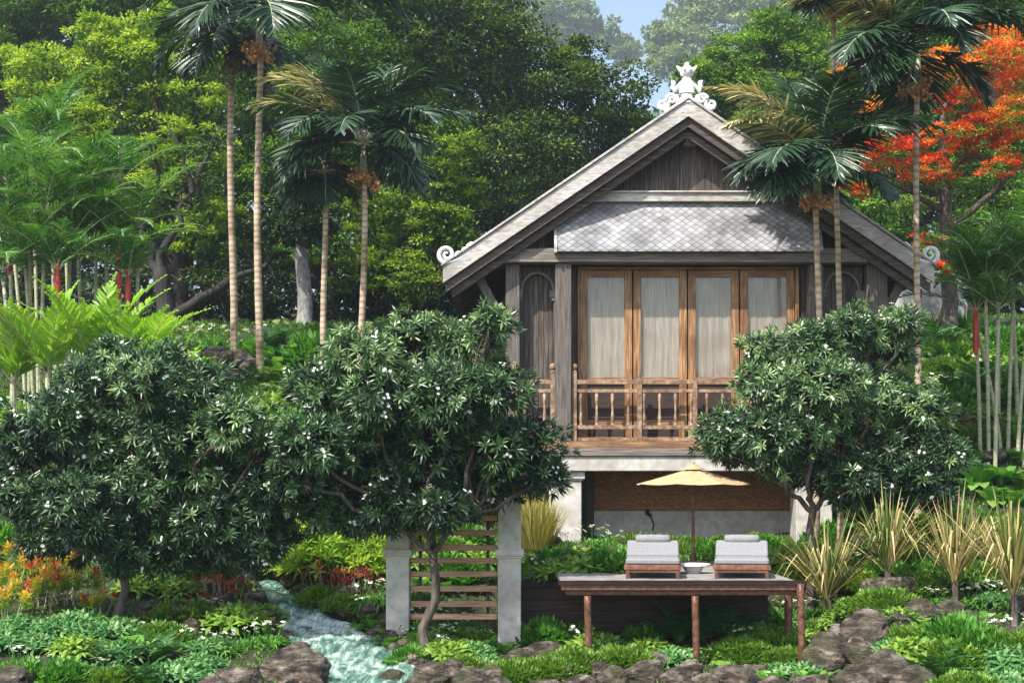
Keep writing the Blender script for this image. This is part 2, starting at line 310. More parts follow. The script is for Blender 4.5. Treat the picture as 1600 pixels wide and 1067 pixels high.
LM['limebush'] = leafmat('lime bush leaves', [(.1, .24, .015), (.26, .42, .03), (.45, .55, .07)], rough=.45, trans=.35)

# ------------------------------------------------------------------ terrain
def smooth(a, b, x): t = np.clip((x-a)/(b-a), 0, 1); return t*t*(3-2*t)
PL = np.array([(0, -2.7), (15, -2.55), (17, -2.45), (19, -2.25), (20, -2.08), (22, -1.6), (24, -.8), (27, .3), (30, 1.6), (34, 3.15), (38, 4.3), (60, 7.5), (150, 16), (420, 34), (1500, 60)])
PC = np.array([(0, -2.75), (15, -2.65), (17, -2.55), (19, -2.5), (20.5, -2.25), (21.6, -2.1), (22.4, -1.55), (24, -1.15), (26, -.97), (34, -.9), (36, .6), (40, 4), (60, 7.5), (150, 16), (420, 34), (1500, 60)])
PR = np.array([(0, -2.7), (15, -2.6), (17, -2.4), (18.5, -2.05), (20, -1.78), (22, -1.3), (24, -.85), (26, -.15), (28, .8), (30, 1.7), (34, 3.3), (38, 4.5), (60, 7.5), (150, 16), (420, 34), (1500, 60)])
STREAM = [(418, 908, 23.2, .2), (446, 938, 22.0, .3), (480, 968, 21.0, .6), (515, 992, 20.1, .8), (545, 1020, 19.2, .9), (568, 1052, 18.1, 1.0), (580, 1100, 16.8, 1.1), (590, 1250, 13.5, 1.2)]
SP = np.array([[X(p, y), y, (HY-r)*y/F, w] for p, r, y, w in STREAM])
SPi = np.array([[np.interp(k, np.arange(len(SP)), SP[:, c]) for c in range(4)] for k in np.linspace(0, len(SP)-1, 80)])
def hz(x, y):
    x = np.asarray(x, float); y = np.asarray(y, float)
    l = np.interp(y, PL[:, 0], PL[:, 1]); c = np.interp(y, PC[:, 0], PC[:, 1]); r = np.interp(y, PR[:, 0], PR[:, 1])
    wl = smooth(-.35, -1.6, x); xr = np.interp(y, [18, 22, 26], [3.9, 4.6, 7.2]); wr = smooth(0, 1.1, x-xr)
    z = c+(l-c)*wl; z = z+(r-z)*wr
    z = z+.07*np.sin(x*2.1+y*.7)*np.sin(y*1.7-x*.6)+.04*np.sin(x*5.1)*np.sin(y*4.3)
    d = np.sqrt((x[..., None]-SPi[:, 0])**2+(y[..., None]-SPi[:, 1])**2); k = d.argmin(-1); dm = d.min(-1)
    zs = SPi[k, 2]; hw = SPi[k, 3]/2
    t = smooth(hw*.7, hw+.75, dm); z = np.where(y < 24, (zs-.22)*(1-t)+np.maximum(z, zs+.02)*t, z)
    bed = (x > .1) & (x < 1.6) & (y > 20.68) & (y < 23); z = np.where(bed, np.maximum(z, -1.33), z)
    return z+CAMZ
def hit(px, row, y0=15.0, y1=60.0):
    ys = np.arange(y0, y1, .04); xs = (px-800)*ys/F; zs = hz(xs, ys); rows = HY-(zs-CAMZ)*F/ys
    i = int(np.argmax(rows <= row)); return Vector((xs[i], ys[i], zs[i]))

def ground():
    ys = np.concatenate([np.arange(8, 42, .14), np.geomspace(42, 1500, 50)]); n = 230
    u = np.linspace(-1, 1, n); xs = u[None]*(ys[:, None]*.42+3)*np.where(np.abs(u) > .97, 1, 1)[None]
    xs[:, 0] -= ys*1.5+60; xs[:, -1] += ys*1.5+60
    Y_ = np.broadcast_to(ys[:, None], xs.shape); zz = hz(xs, Y_)
    mb = MB(); i, j = np.meshgrid(np.arange(len(ys)-1), np.arange(n-1), indexing='ij')
    mb.add(np.stack([xs, Y_, zz], -1).reshape(-1, 3), np.stack([i*n+j, i*n+j+1, (i+1)*n+j+1, (i+1)*n+j], -1).reshape(-1, 4))
    # ground behind the camera
    b = mb.build('terrain', M['soil'], smooth=True); tag(b, kind='structure')
    mb = MB(); mb.add([(-72, 8.02, -.12), (72, 8.02, -.12), (120, -80, -.1), (-120, -80, -.1)], [(0, 3, 2, 1)]); tag(mb.build('ground', M['soil']), kind='structure')
ground()

def stream():
    mb = MB(); m = 17; n = 90; k = np.linspace(0, len(SP)-1, n); P = np.array([[np.interp(q, np.arange(len(SP)), SP[:, c]) for c in range(4)] for q in k])
    for _ in range(4): P[1:-1] = (P[:-2]+2*P[1:-1]+P[2:])/4
    d = nrm(np.gradient(P[:, :2], axis=0)); nn = np.stack([-d[:, 1], d[:, 0]], 1); u = np.linspace(-.75, .75, m)
    v = np.zeros((n, m, 3)); v[..., 0] = P[:, None, 0]+nn[:, None, 0]*P[:, None, 3]*u; v[..., 1] = P[:, None, 1]+nn[:, None, 1]*P[:, None, 3]*u
    v[..., 2] = P[:, None, 2]+CAMZ+.03*np.sin(v[..., 0]*9+v[..., 1]*5)*np.sin(v[..., 1]*7)+.004*rng.normal(size=(n, m))
    i, j = np.meshgrid(np.arange(n-1), np.arange(m-1), indexing='ij'); yc = v[:-1, :-1, 1]
    slope = np.abs(np.gradient(P[:, 2])/np.maximum(np.linalg.norm(np.gradient(P[:, :2], axis=0), axis=1), 1e-3))
    t = np.exp(-((yc-20.7)/.65)**2)*.19+np.exp(-((yc-18.6)/.4)**2)*.08-.02
    mb.add(v.reshape(-1, 3), np.stack([i*m+j, i*m+j+1, (i+1)*m+j+1, (i+1)*m+j], -1).reshape(-1, 4), tint=t.ravel())
    tag(mb.build('stream_water', M['water'], smooth=True), kind='structure')
stream()

# ------------------------------------------------------------------ the wooden house
YF = 26.0
house = empty('wooden_house', (X(1080, 26), YF, float(hz(3.3, 26))), 'grey timber house raised on pale stone pillars with steep gabled roof', 'house')
def hp(name, mb, mat, bevel=0, parent=None, smooth=False): return mb.build(name, mat, parent or house, bevel=bevel, smooth=smooth)

def roofline(px, y, off=0):        # z of the roof slope (front edge) above px, dropped by off photo pixels
    return Z(155+abs(px-1076)*.682+off, y)
YB = 25.45
for s in (-1, 1):
    a, e = 1076, 1076+s*384
    xa, xe = X(a, YB), X(e, YB)
    # pale barge board
    top_a, top_e = Z(155, YB), Z(155+384*.682, YB); th = 27*YB/F
    mb = MB(); mb.prism([(xa, top_a), (xe, top_e), (xe+s*.0, top_e-th*.95), (xa, top_a-th)][::(1 if s > 0 else -1)], YB, YB+.06)
    hp('barge_board', mb, M['barge'], .006)
    # pale capping strip
    mb = MB(); c = 5*YB/F; mb.prism([(xa, top_a+c), (xe+s*.03, top_e+c-.01), (xe+s*.03, top_e+.004), (xa, top_a+.004)][::(1 if s > 0 else -1)], YB-.035, YB+.2)
    hp('roof_edge_strip', mb, M['barge'], .005)
    # darker boards stepped back below
    for k, (o0, o1, yo) in enumerate(((27.3, 42, .075), (42.4, 56, .2))):
        mb = MB(); e2 = e-s*(4+k*10); xe2 = X(e2, YB); sl = (e2-a)*s*.682
        mb.prism([(xa, Z(155+o0, YB)), (xe2, Z(155+o0+sl, YB)), (xe2, Z(155+o1+sl, YB)), (xa, Z(155+o1, YB))][::(1 if s > 0 else -1)], YB+yo, YB+yo+.06)
        hp('inner_barge_board', mb, M['darkwood_h'], .005)
    # roof slab
    mb = MB(); e3 = e-s*3; xe3 = X(e3, YB); sl = 381*.682
    mb.prism([(xa, Z(159, YB)), (xe3, Z(159+sl, YB)), (xe3, Z(172+sl, YB)), (xa, Z(172, YB))][::(1 if s > 0 else -1)], YB+.065, 33.5)
    hp('roof', mb, [M['rooftile']])
    for q in np.arange(25.9, 33, .55):
        mb = MB(); mb.bar((xa, q, Z(181, YB)), (X(e-s*12, YB), q, Z(181+372*.682, YB)), .07, .1)
        hp('rafter', mb, M['darkwood_h'])
# gable boards (each upright board its own width), front plane 26.0
def boards(x0p, x1p, top, bot, y, w=13, mat='darkwood_v', name='gable_wall', parent=None, jit=.012):
    mb = MB(); p = x0p
    while p < x1p-1:
        q = min(p+w*random.uniform(.75, 1.25), x1p); g = .5
        za, zb = top(p), top(q-g); yy = y+random.uniform(0, jit); t = random.uniform(.15, .95)
        mb.prism([(X(p, YF), za), (X(q-g, YF), zb), (X(q-g, YF), bot), (X(p, YF), bot)][::-1], yy, yy+.03, tint=t); p = q
    return hp(name, mb, M[mat], parent=parent)
boards(770, 1382, lambda p: min(roofline(p, YB, 30), Z(158, 26)), Z(413, 26), 26.02)
mb = MB(); mb.box(X(1069, 26), X(1083, 26), 25.7, 26.0, Z(228, 26), Z(196, 26)); mb.box(X(1066, 26), X(1086, 26), 25.75, 25.98, Z(232, 26), Z(227.5, 26)); hp('king_post', mb, M['greywood_v'], .006)
# pent roof
mb = MB()
xl, xr = X(870, 25.75), X(1283, 25.75); zt, zb = Z(317, 25.97), Z(391, 25.62)
yt, yb = 25.97, 25.56
mb.add([(xl, yb, zb), (xr, yb, zb), (xr, yt, zt), (xl, yt, zt), (xl, yb, zb-.03), (xr, yb, zb-.03), (xr, yt+.01, zt-.03), (xl, yt+.01, zt-.03)],
       [(0, 1, 2, 3), (4, 7, 6, 5), (0, 4, 5, 1), (0, 3, 7, 4), (1, 5, 6, 2)])
hp('pent_roof', mb, M['tile'])
mb = MB(); mb.box(xl-.05, xl-.003, yb-.02, 25.99, zb-.05, zb+.06)
mb.add([(xl-.05, yb-.01, zb+.03), (xl-.003, yb-.01, zb+.03), (xl-.003, yt, zt), (xl-.05, yt, zt), (xl-.05, yb+.03, zb), (xl-.003, yb+.03, zb), (xl-.003, yt+.02, zt-.06), (xl-.05, yt+.02, zt-.06)], [(0, 1, 2, 3), (0, 3, 7, 4), (1, 5, 6, 2)])
hp('pent_roof_edge', mb, M['barge'])
mb = MB(); mb.box(X(905, 26), X(1245, 26), 25.86, 26.0, Z(317, 26), Z(304, 26)); mb.box(X(900, 26), X(1250, 26), 25.82, 25.99, Z(304, 26), Z(301, 26)); hp('ridge_trim', mb, M['barge'], .006)
mb = MB(); mb.box(X(781, 26), X(1368, 26), 25.72, 26.0, Z(409, 26), Z(392, 26)); hp('tie_beam', mb, M['greywood_h'], .01)
mb = MB(); mb.box(X(778, 26), X(1371, 26), 25.67, 26.0, Z(414, 26), Z(409.3, 26)); hp('beam_moulding', mb, M['greywood_h'], .006)
# body shell: side walls, back wall, ceiling, floor
fl = Z(700, 26); ct = Z(412, 26)
for xa in (X(792, 26), X(1380, 26)):
    mb = MB()
    for k, yy in enumerate(np.arange(26.34, 32.9, .2)): mb.box(xa-.02, xa+.02+random.uniform(0, .01), yy, yy+.193, fl, ct, tint=random.uniform(.2, .9))
    hp('side_wall', mb, M['darkwood_v'])
mb = MB(); mb.box(X(792, 26), X(1380, 26), 32.9, 33, fl, ct); hp('back_wall', mb, M['darkwood_v'])
mb = MB(); mb.box(X(790, 26), X(1382, 26), 26.05, 33, ct+.005, ct+.06); hp('ceiling', mb, M['darkwood_h'])
# posts
for p0, p1, y0 in ((790, 812, 25.86), (867, 892, 25.74), (1262, 1284, 25.86), (1352, 1384, 25.86)):
    mb = MB(); mb.box(X(p0, 26), X(p1, 26), y0, y0+.26, Z(703, 26), Z(414.5, 26)); hp('post', mb, M['greywood_v'], .012)
# plank walls left and right of the doors
def planks(p0, p1, r0, r1, y, w, name, mat='darkwood_v'):
    mb = MB(); p = p0
    while p < p1-1:
        q = min(p+w, p1); mb.box(X(p, 26), X(q-.6, 26), y+random.uniform(0, .012), y+.05, Z(r1, 26), Z(r0, 26), tint=random.uniform(.2, .9)); p = q
    hp(name, mb, M[mat])
planks(812, 905, 414, 692, 26.18, 7.5, 'wall_panel'); planks(1246, 1352, 414, 692, 26.18, 8, 'wall_panel')
def arch(cx, w, r0=421, y=26.1):
    mb = MB(); R = w; k = 20
    # spandrel plate with arched opening
    pts = [(cx+R*math.cos(a)*.86, r0+32-R*.95*math.sin(a)) for a in np.linspace(math.pi, 0, k)]
    for (xa, ya), (xb, yb_) in zip(pts[:-1], pts[1:]):
        mb.prism([(X(xa, 26), Z(r0-5, 26)), (X(xb, 26), Z(r0-5, 26)), (X(xb, 26), Z(yb_, 26)), (X(xa, 26), Z(ya, 26))], y, y+.05)
    for s in (-1, 1):
        xa, xb = sorted((X(cx+s*R*.86, 26), X(cx+s*(R+1), 26))); mb.box(xa, xb, y-.02, y+.05, Z(690, 26), Z(r0-5, 26))
    o = hp('arch_panel', mb, M['darkwood_v'])
    mb = MB(); mb.tube([(X(a, 26), y-.015, Z(b, 26)) for a, b in pts], .028, 6)
    for s in (-1, 1):
        mb.box(X(cx+s*(R-1)-9, 26), X(cx+s*(R-1)+5, 26), y-.05, y-.003, Z(r0+43, 26), Z(r0+32, 26))
        mb.box(X(cx+s*(R-1)-6, 26), X(cx+s*(R-1)+3, 26), y-.045, y-.003, Z(r0+48, 26), Z(r0+43.3, 26))
    mb.build('arch_moulding', M['greywood_h'], o, bevel=0)
arch(840, 29); arch(1317, 31)
# doors
for k, (p0, p1) in enumerate(((907, 989), (991, 1075), (1077, 1157), (1159, 1244))):
    y = 26.16; g0, g1 = p0+12, p1-12
    mb = MB()
    mb.box(X(p0, 26), X(g0, 26), y, y+.07, Z(690, 26), Z(420, 26), tint=.5); mb.box(X(g1, 26), X(p1, 26), y, y+.07, Z(690, 26), Z(420, 26), tint=.6)
    d = hp('door', mb, M['teak_v'], .006)
    mb = MB(); 
    for r0, r1 in ((420, 431), (588, 600), (655, 664), (682, 690)):
        mb = MB(); mb.box(X(g0, 26)+.002, X(g1, 26)-.002, y+.006, y+.062, Z(r1, 26), Z(r0, 26)); mb.build('door_rail', M['teak_h'], d, bevel=.004)
    for r0, r1 in ((431, 588),):
        mb = MB(); mb.box(X(g0, 26)+.002, X(g1, 26)-.002, y+.03, y+.036, Z(r1, 26)+.002, Z(r0, 26)-.002); mb.build('glass_pane', M['glass'], d)
    mb = MB(); mb.box(X(g0, 26)+.002, X(g1, 26)-.002, y+.03, y+.05, Z(655, 26), Z(600, 26)); mb.box(X(g0, 26)+.002, X(g1, 26)-.002, y+.03, y+.05, Z(682, 26), Z(664, 26)); mb.build('lower_panel', M['darkclad'], d)
    mb = MB(); n = 120; m = 14; u = np.linspace(0, 1, n); xs = X(g0-3, 26)+(X(g1+3, 26)-X(g0-3, 26))*u; v = []
    for j in range(m):
        q = j/(m-1); ys = y+.085+(.003+.003*q)*np.sin(u*30+k*1.7+.8*np.sin(u*9+k))+.003*np.sin(u*17+q*3)
        v += list(zip(xs, ys, np.full(n, Z(592, 26)+(Z(425, 26)-Z(592, 26))*(1-q))))
    i, j = np.meshgrid(np.arange(m-1), np.arange(n-1), indexing='ij'); mb.add(v, np.stack([i*n+j, i*n+j+1, (i+1)*n+j+1, (i+1)*n+j], -1).reshape(-1, 4)); hp('curtain', mb, M['curtain'], smooth=True)
for p0, p1 in ((903, 906.6), (1244.6, 1250)):
    mb = MB(); mb.box(X(p0, 26), X(p1, 26), 26.1, 26.24, Z(692, 26), Z(415, 26)); hp('door_jamb', mb, M['teak_v'], .005)
mb = MB(); mb.box(X(907, 26), X(1244, 26), 26.12, 26.25, Z(419.5, 26), Z(415, 26)); hp('door_lintel', mb, M['teak_h'], .004)
# railing
def railing(p0, p1, newels):
    y = 25.86; mb = MB()
    mb.box(X(p0, 26), X(p1, 26), y-.025, y+.025, Z(601, 26), Z(594, 26), tint=.6); r = hp('railing', mb, M['railwood'], .004)
    for r0, r1, dd in ((609, 614, .035), (665, 671, .04), (684, 689, .04)):
        mb = MB(); mb.box(X(p0, 26), X(p1, 26), y-dd/2, y+dd/2, Z(r1, 26), Z(r0, 26), tint=random.uniform(.35, .7)); mb.build('rail', M['railwood'], r, bevel=.004)
    n = max(2, int((p1-p0)/24))
    for i in range(n):
        mb = MB(); x = X(p0+(i+.5)*(p1-p0)/n, 26); mb.lathe((x, y, Z(665, 26)), [(.03, .002), (.022, .06), (.036, .14), (.022, .24), (.022, .4), (.034, .5), (.026, .585)], 8, tint=random.uniform(.2, .9))
        mb.build('baluster', M['railwood'], r, smooth=True)
    for p in newels:
        mb = MB(); x = X(p, 26); tall = p < 900 or p > 1250; mb.box(x-.04, x+.04, y-.045, y+.045, Z(699, 26), Z(583 if tall else 592, 26))
        if tall: mb.lathe((x, y, Z(583, 26)), [(.055, 0), (.055, .02), (.025, .04), (.055, .08), (.06, .11), (.045, .15), (.012, .17)], 10)
        mb.build('newel_post', M['railwood'], r)
railing(895, 1262, [897, 998, 1084, 1168, 1258]); railing(804, 866, [805, 863]); railing(1286, 1351, [1289, 1347])
# floor, edge beams and concrete slab
mb = MB(); mb.box(X(784, 26), X(1386, 26), 25.7, 33, Z(706, 26), Z(700, 26)); hp('floor', mb, M['greywood_h'])
mb = MB(); mb.box(X(788, 26), X(1382, 26), 25.72, 25.95, Z(700, 26)+.003, Z(690, 26)); hp('floor_sill', mb, M['teak_h'], .008)
mb = MB(); mb.box(X(782, 26), X(1388, 26), 25.66, 25.9, Z(713, 26), Z(706.3, 26)); hp('floor_beam', mb, M['greywood_h'], .008)
mb = MB(); mb.box(X(784, 26), X(1386, 26), 25.7, 33, Z(736, 26), Z(713.3, 26)); hp('floor_slab', mb, M['concrete'], .01)
for p0, p1 in ((858, 908), (1241, 1297)):
    mb = MB(); mb.box(X(p0, 26), X(p1, 26), 25.82, 26.4, Z(870, 26), Z(751, 26)); a = hp('stone_pillar', mb, M['concrete'], .012)
    mb = MB(); mb.box(X(p0-4, 26), X(p1+5, 26), 25.77, 26.45, Z(748, 26), Z(736.3, 26)); mb.box(X(p0-2, 26), X(p1+2, 26), 25.795, 26.42, Z(751, 26)+.001, Z(748, 26)-.001); mb.build('pillar_cap', M['concrete'], a, bevel=.006)
for p0, p1, y in ((840, 872, 32), (1250, 1282, 32), (917, 931, 26.55)):
    mb = MB(); mb.box(X(p0, 26), X(p1, 26), y, y+.4, -.2+1.4, Z(736.5, 26)); hp('rear_pillar', mb, M['concrete'] if y > 30 else M['darkclad'], .01)
x0, x1 = X(922, 27.0), X(1250, 27.0)
mb = MB(); mb.box(x0, x1, 27.0, 27.2, .9, Z(797, 27.0)); hp('undercroft_wall', mb, M['concrete'], .01)
mb = MB(); mb.box(x0, x1, 26.96, 27.22, Z(797, 27.0)+.003, Z(736.5, 26)); hp('woven_panel', mb, M['woven'])
mb = MB()  # small valve and hose against the undercroft wall
xx, zz = X(1011, 26.9), Z(802, 26.9); mb.tube([(xx, 26.98, zz), (xx, 26.85, zz), (xx+.06, 26.8, zz-.04)], .03, 8); mb.tube([(xx+.06, 26.8, zz-.04), (xx+.12, 26.82, zz-.2), (xx+.1, 26.85, zz-.33)], .014, 6); mb.sphere((xx, 26.84, zz+.04), .045)
hp('wall_tap', mb, M['metal'])
# braces under the eaves
for s in (-1, 1):
    xa = X(1080+s*296, 26); xb = X(1080+s*335, 26)
    mb = MB(); mb.bar((xa, 25.98, Z(500, 26)), (xb, 25.98, Z(428, 26)), .16, .12, up=(0, 1, 0)); hp('eave_brace', mb, M['greywood_v'], .01)
# white carved finials
def spiral(cx, cz, R, turns, start, sgn, n=34, r_in=.12):
    return [(cx+sgn*(R*(1-(1-r_in)*t))*math.cos(start+turns*2*math.pi*t), cz+(R*(1-(1-r_in)*t))*math.sin(start+turns*2*math.pi*t)) for t in np.linspace(0, 1, n)]
def flat_tube(mb, pts, y, r, dep=1.6):
    rr = r if hasattr(r, '__len__') else [r]*len(pts)
    mb.tube([(a, y, b) for a, b in pts], rr, 8, flat=dep)
px = lambda v: v*YB/F
def eave_scroll(s):
    c = (X(1076+s*378, YB), Z(397, YB)); mb = MB(); y = YB+.05
    flat_tube(mb, spiral(c[0], c[1], px(14), 1.6, math.pi*1.5, s, r_in=.12), y, np.linspace(px(4), px(2), 34))
    flat_tube(mb, [(c[0]-s*px(q), c[1]+px(v)) for q, v in ((-2, -12.5), (8, -12), (20, -7), (32, 1), (42, 9))], y, np.linspace(px(4), px(2.6), 5))
    for dx, dz, R in ((19, 0, 6), (29, 7, 5.2)): flat_tube(mb, spiral(c[0]-s*px(dx), c[1]+px(dz), px(R), 1.3, math.pi*1.3, s, 20), y, np.linspace(px(2.6), px(1.3), 20))
    flat_tube(mb, [(c[0]-s*px(q), c[1]+px(v)) for q, v in ((34, 6), (33, 14), (38, 18), (45, 17))], y, [px(2.6), px(3), px(2.4), px(1.2)])
    hp('eave_scroll', mb, M['white'], smooth=True)
eave_scroll(-1); eave_scroll(1)
mb = MB(); y = YB+.07; cx = X(1074, YB); P = lambda a, r: (cx+px(a), Z(r, YB))
flat_tube(mb, [P(0, 160), P(0, 150), P(0, 143)], y, [px(16), px(9), px(8.5)], .5)                    # waisted base
flat_tube(mb, [P(0, 144), P(0, 136), P(0, 128), P(0, 123), P(0, 119)], y, [px(12), px(13.5), px(12), px(7.5), px(6)], .5)   # rounded body
mb.sphere((cx, y, Z(110, YB)), px(10), sc=(1, .8, .95), seg=12); mb.sphere((cx, y, Z(100, YB)), px(4.5), seg=8)
for s in (-1, 1):
    flat_tube(mb, [P(s*5, 112), P(s*11, 107), P(s*16, 102)], y, [px(5), px(4), px(1)], .8)               # leaf shaped side tips
    flat_tube(mb, [P(s*6, 116), P(s*10, 114)], y, [px(3), px(1.5)], .8)
    mb.sphere((cx+s*px(4.6), y-px(8), Z(109, YB)), px(2.2), seg=6)
    flat_tube(mb, [P(s*8, 128), P(s*14, 134), P(s*20, 142), P(s*22, 134), P(s*21, 127), P(s*25, 126)], y, [px(3.4), px(3), px(4.6), px(4), px(4), px(2.6)], .8)
    flat_tube(mb, [P(s*12, 162), P(s*18, 150), P(s*28, 150), P(s*34, 158)], y, [px(4), px(5), px(5), px(4)], .7)
    a = P(s*24, 154); flat_tube(mb, spiral(a[0], a[1], px(8), 1.4, 0.2, s, 24), y-.02, np.linspace(px(3.2), px(1.6), 24), .9)
    a = P(s*38, 162); flat_tube(mb, spiral(a[0], a[1], px(9), 1.6, math.pi*.75, s, 26), y, np.linspace(px(3.6), px(1.7), 26), .9)
    flat_tube(mb, [P(s*10, 160), P(s*24, 170), P(s*36, 172)], y, [px(4), px(4), px(3)], .9)
hp('ridge_finial', mb, M['white'], smooth=True)

# garden wall far right
mb = MB(); mb.box(X(1383, 37), X(1512, 37), 37, 37.3, 5.5, Z(428, 37)); mb.box(X(1381, 37), X(1514, 37), 36.94, 37.36, Z(428, 37)+.002, Z(424, 37))
tag(mb.build('garden_wall', M['oldwall'], bevel=.01), 'stained pale plaster wall standing on the slope behind the right eave of the house', 'wall')

# ------------------------------------------------------------------ gate pillars and slat screen
def gate_pillar(p0, p1, y, top, bot, label, zg):
    x0, x1 = X(p0, y), X(p1, y); mb = MB(); t = empty('gate_pillar', ((x0+x1)/2, y+.17, zg), label, 'pillar', 'pale pillars holding the slat screen')
    mb.box(x0+.008, x1-.008, y+.01, y+.34, zg-.15, Z(top, y)); mb.build('shaft', M['concrete'], t, bevel=.01)
    mb = MB(); mb.box(x0-.03, x1+.03, y-.03, y+.38, Z(868, y), Z(858, y)); mb.box(x0-.012, x1+.012, y-.012, y+.362, Z(872, y), Z(868.2, y)); mb.build('moulding', M['concrete'], t, bevel=.008)
    mb = MB(); mb.box(x0-.03, x1+.03, y-.03, y+.38, Z(top, y), Z(top-9, y)); mb.build('cap', M['concrete'], t, bevel=.008)
YP = 20.0
gate_pillar(777, 815, YP, 748, 985, 'pale stone pillar at the right end of the wooden slat screen', float(hz(-.04, 20)))
gate_pillar(602, 640, YP, 748, 985, 'pale stone pillar at the left end of the slat screen, beside the stream', float(hz(-1.6, 20)))
t = empty('slat_screen', (X(708, YP), YP+.15, float(hz(-.8, 20))), 'open screen of horizontal brown wooden slats between the two pale pillars', 'screen')
for k, r in enumerate((764, 786, 809, 832, 856, 876, 897, 920, 944, 964)):
    mb = MB(); mb.box(X(640, YP)+.002, X(777, YP)-.002, YP+.1, YP+.2, Z(r+4.6, YP), Z(r-4, YP), tint=random.uniform(.25, .85)); mb.build('slat', M['slat'], t, bevel=.005)
for p in (655, 762):
    mb = MB(); mb.box(X(p-2.5, YP), X(p+2.5, YP), YP+.21, YP+.26, Z(990, YP), Z(755, YP), tint=.3); mb.build('batten', M['darkwood_v'], t)

# ------------------------------------------------------------------ terrace deck on posts
DY0, DY1 = 18.8, 22.6; dz = Z(906, DY0)
t = empty('timber_deck', (X(1070, DY0), DY0, float(hz(2.3, 18.8))), 'raised terrace on round red brown timber posts carrying the two loungers', 'deck')
mb = MB()
for i, yy in enumerate(np.arange(DY0+.02, DY1, .6)):
    for j, xx in enumerate(np.arange(X(876, DY0), X(1252, DY0)-.1, .62)):
        if yy > 20.3 and xx < 1.6: continue
        mb.box(xx, xx+.612, yy, yy+.592, dz-.05, dz+random.uniform(0, .003), tint=random.uniform(.45, .58))
mb.build('deck_top', M['paving'], t)
mb = MB(); mb.box(X(872, DY0), X(1258, DY0), DY0-.03, DY0+.02, dz-.012-.05, dz-.004); mb.build('deck_edge', M['metal'], t)
mb = MB(); mb.box(X(877, DY0), X(1252, DY0), DY0+.0, DY0+.12, Z(922, DY0), Z(912, DY0), tint=.6); mb.build('front_beam', M['redwood'], t, bevel=.008)
mb = MB(); mb.box(X(884, DY0), X(1246, DY0), DY0+.06, DY0+.16, Z(930, DY0), Z(922.4, DY0), tint=.35); mb.build('lower_beam', M['redwood'], t, bevel=.006)
for xx in np.linspace(X(890, DY0), X(1240, DY0), 8):
    mb = MB(); mb.box(xx-.04, xx+.04, DY0+.17, 20.5, dz-.2, dz-.055); mb.build('joist', M['darkwood_h'], t)
for p, y in ((919, DY0+.05), (1087, DY0+.05), (1252, DY0-.02)):
    x = X(p, y); g = float(hz(x, y)); z1 = Z(930.5, y) if p < 1200 else Z(912, y)
    mb = MB(); zz = np.linspace(g-.2, z1, 12); mb.tube([(x+.008*math.sin(q*4), y, q) for q in zz], .048, 12, tint=.4); mb.build('deck_post', M['redwood'], t, smooth=True)
for p in (1230,):
    x = X(p, 20.4); mb = MB(); mb.tube([(x, 20.3, float(hz(x, 20.3))-.2), (x, 20.3, dz-.2)], .06, 10); mb.build('deck_post', M['redwood'], t)
mb = MB()
x0, x1 = X(816, 20.6), X(1200, 20.6)
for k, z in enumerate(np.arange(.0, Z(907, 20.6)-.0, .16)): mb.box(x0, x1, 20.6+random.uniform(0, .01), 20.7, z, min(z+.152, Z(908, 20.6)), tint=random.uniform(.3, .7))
tag(mb.build('retaining_wall', M['darkclad']), 'dark timber clad retaining wall in the shade under the terrace', 'wall')

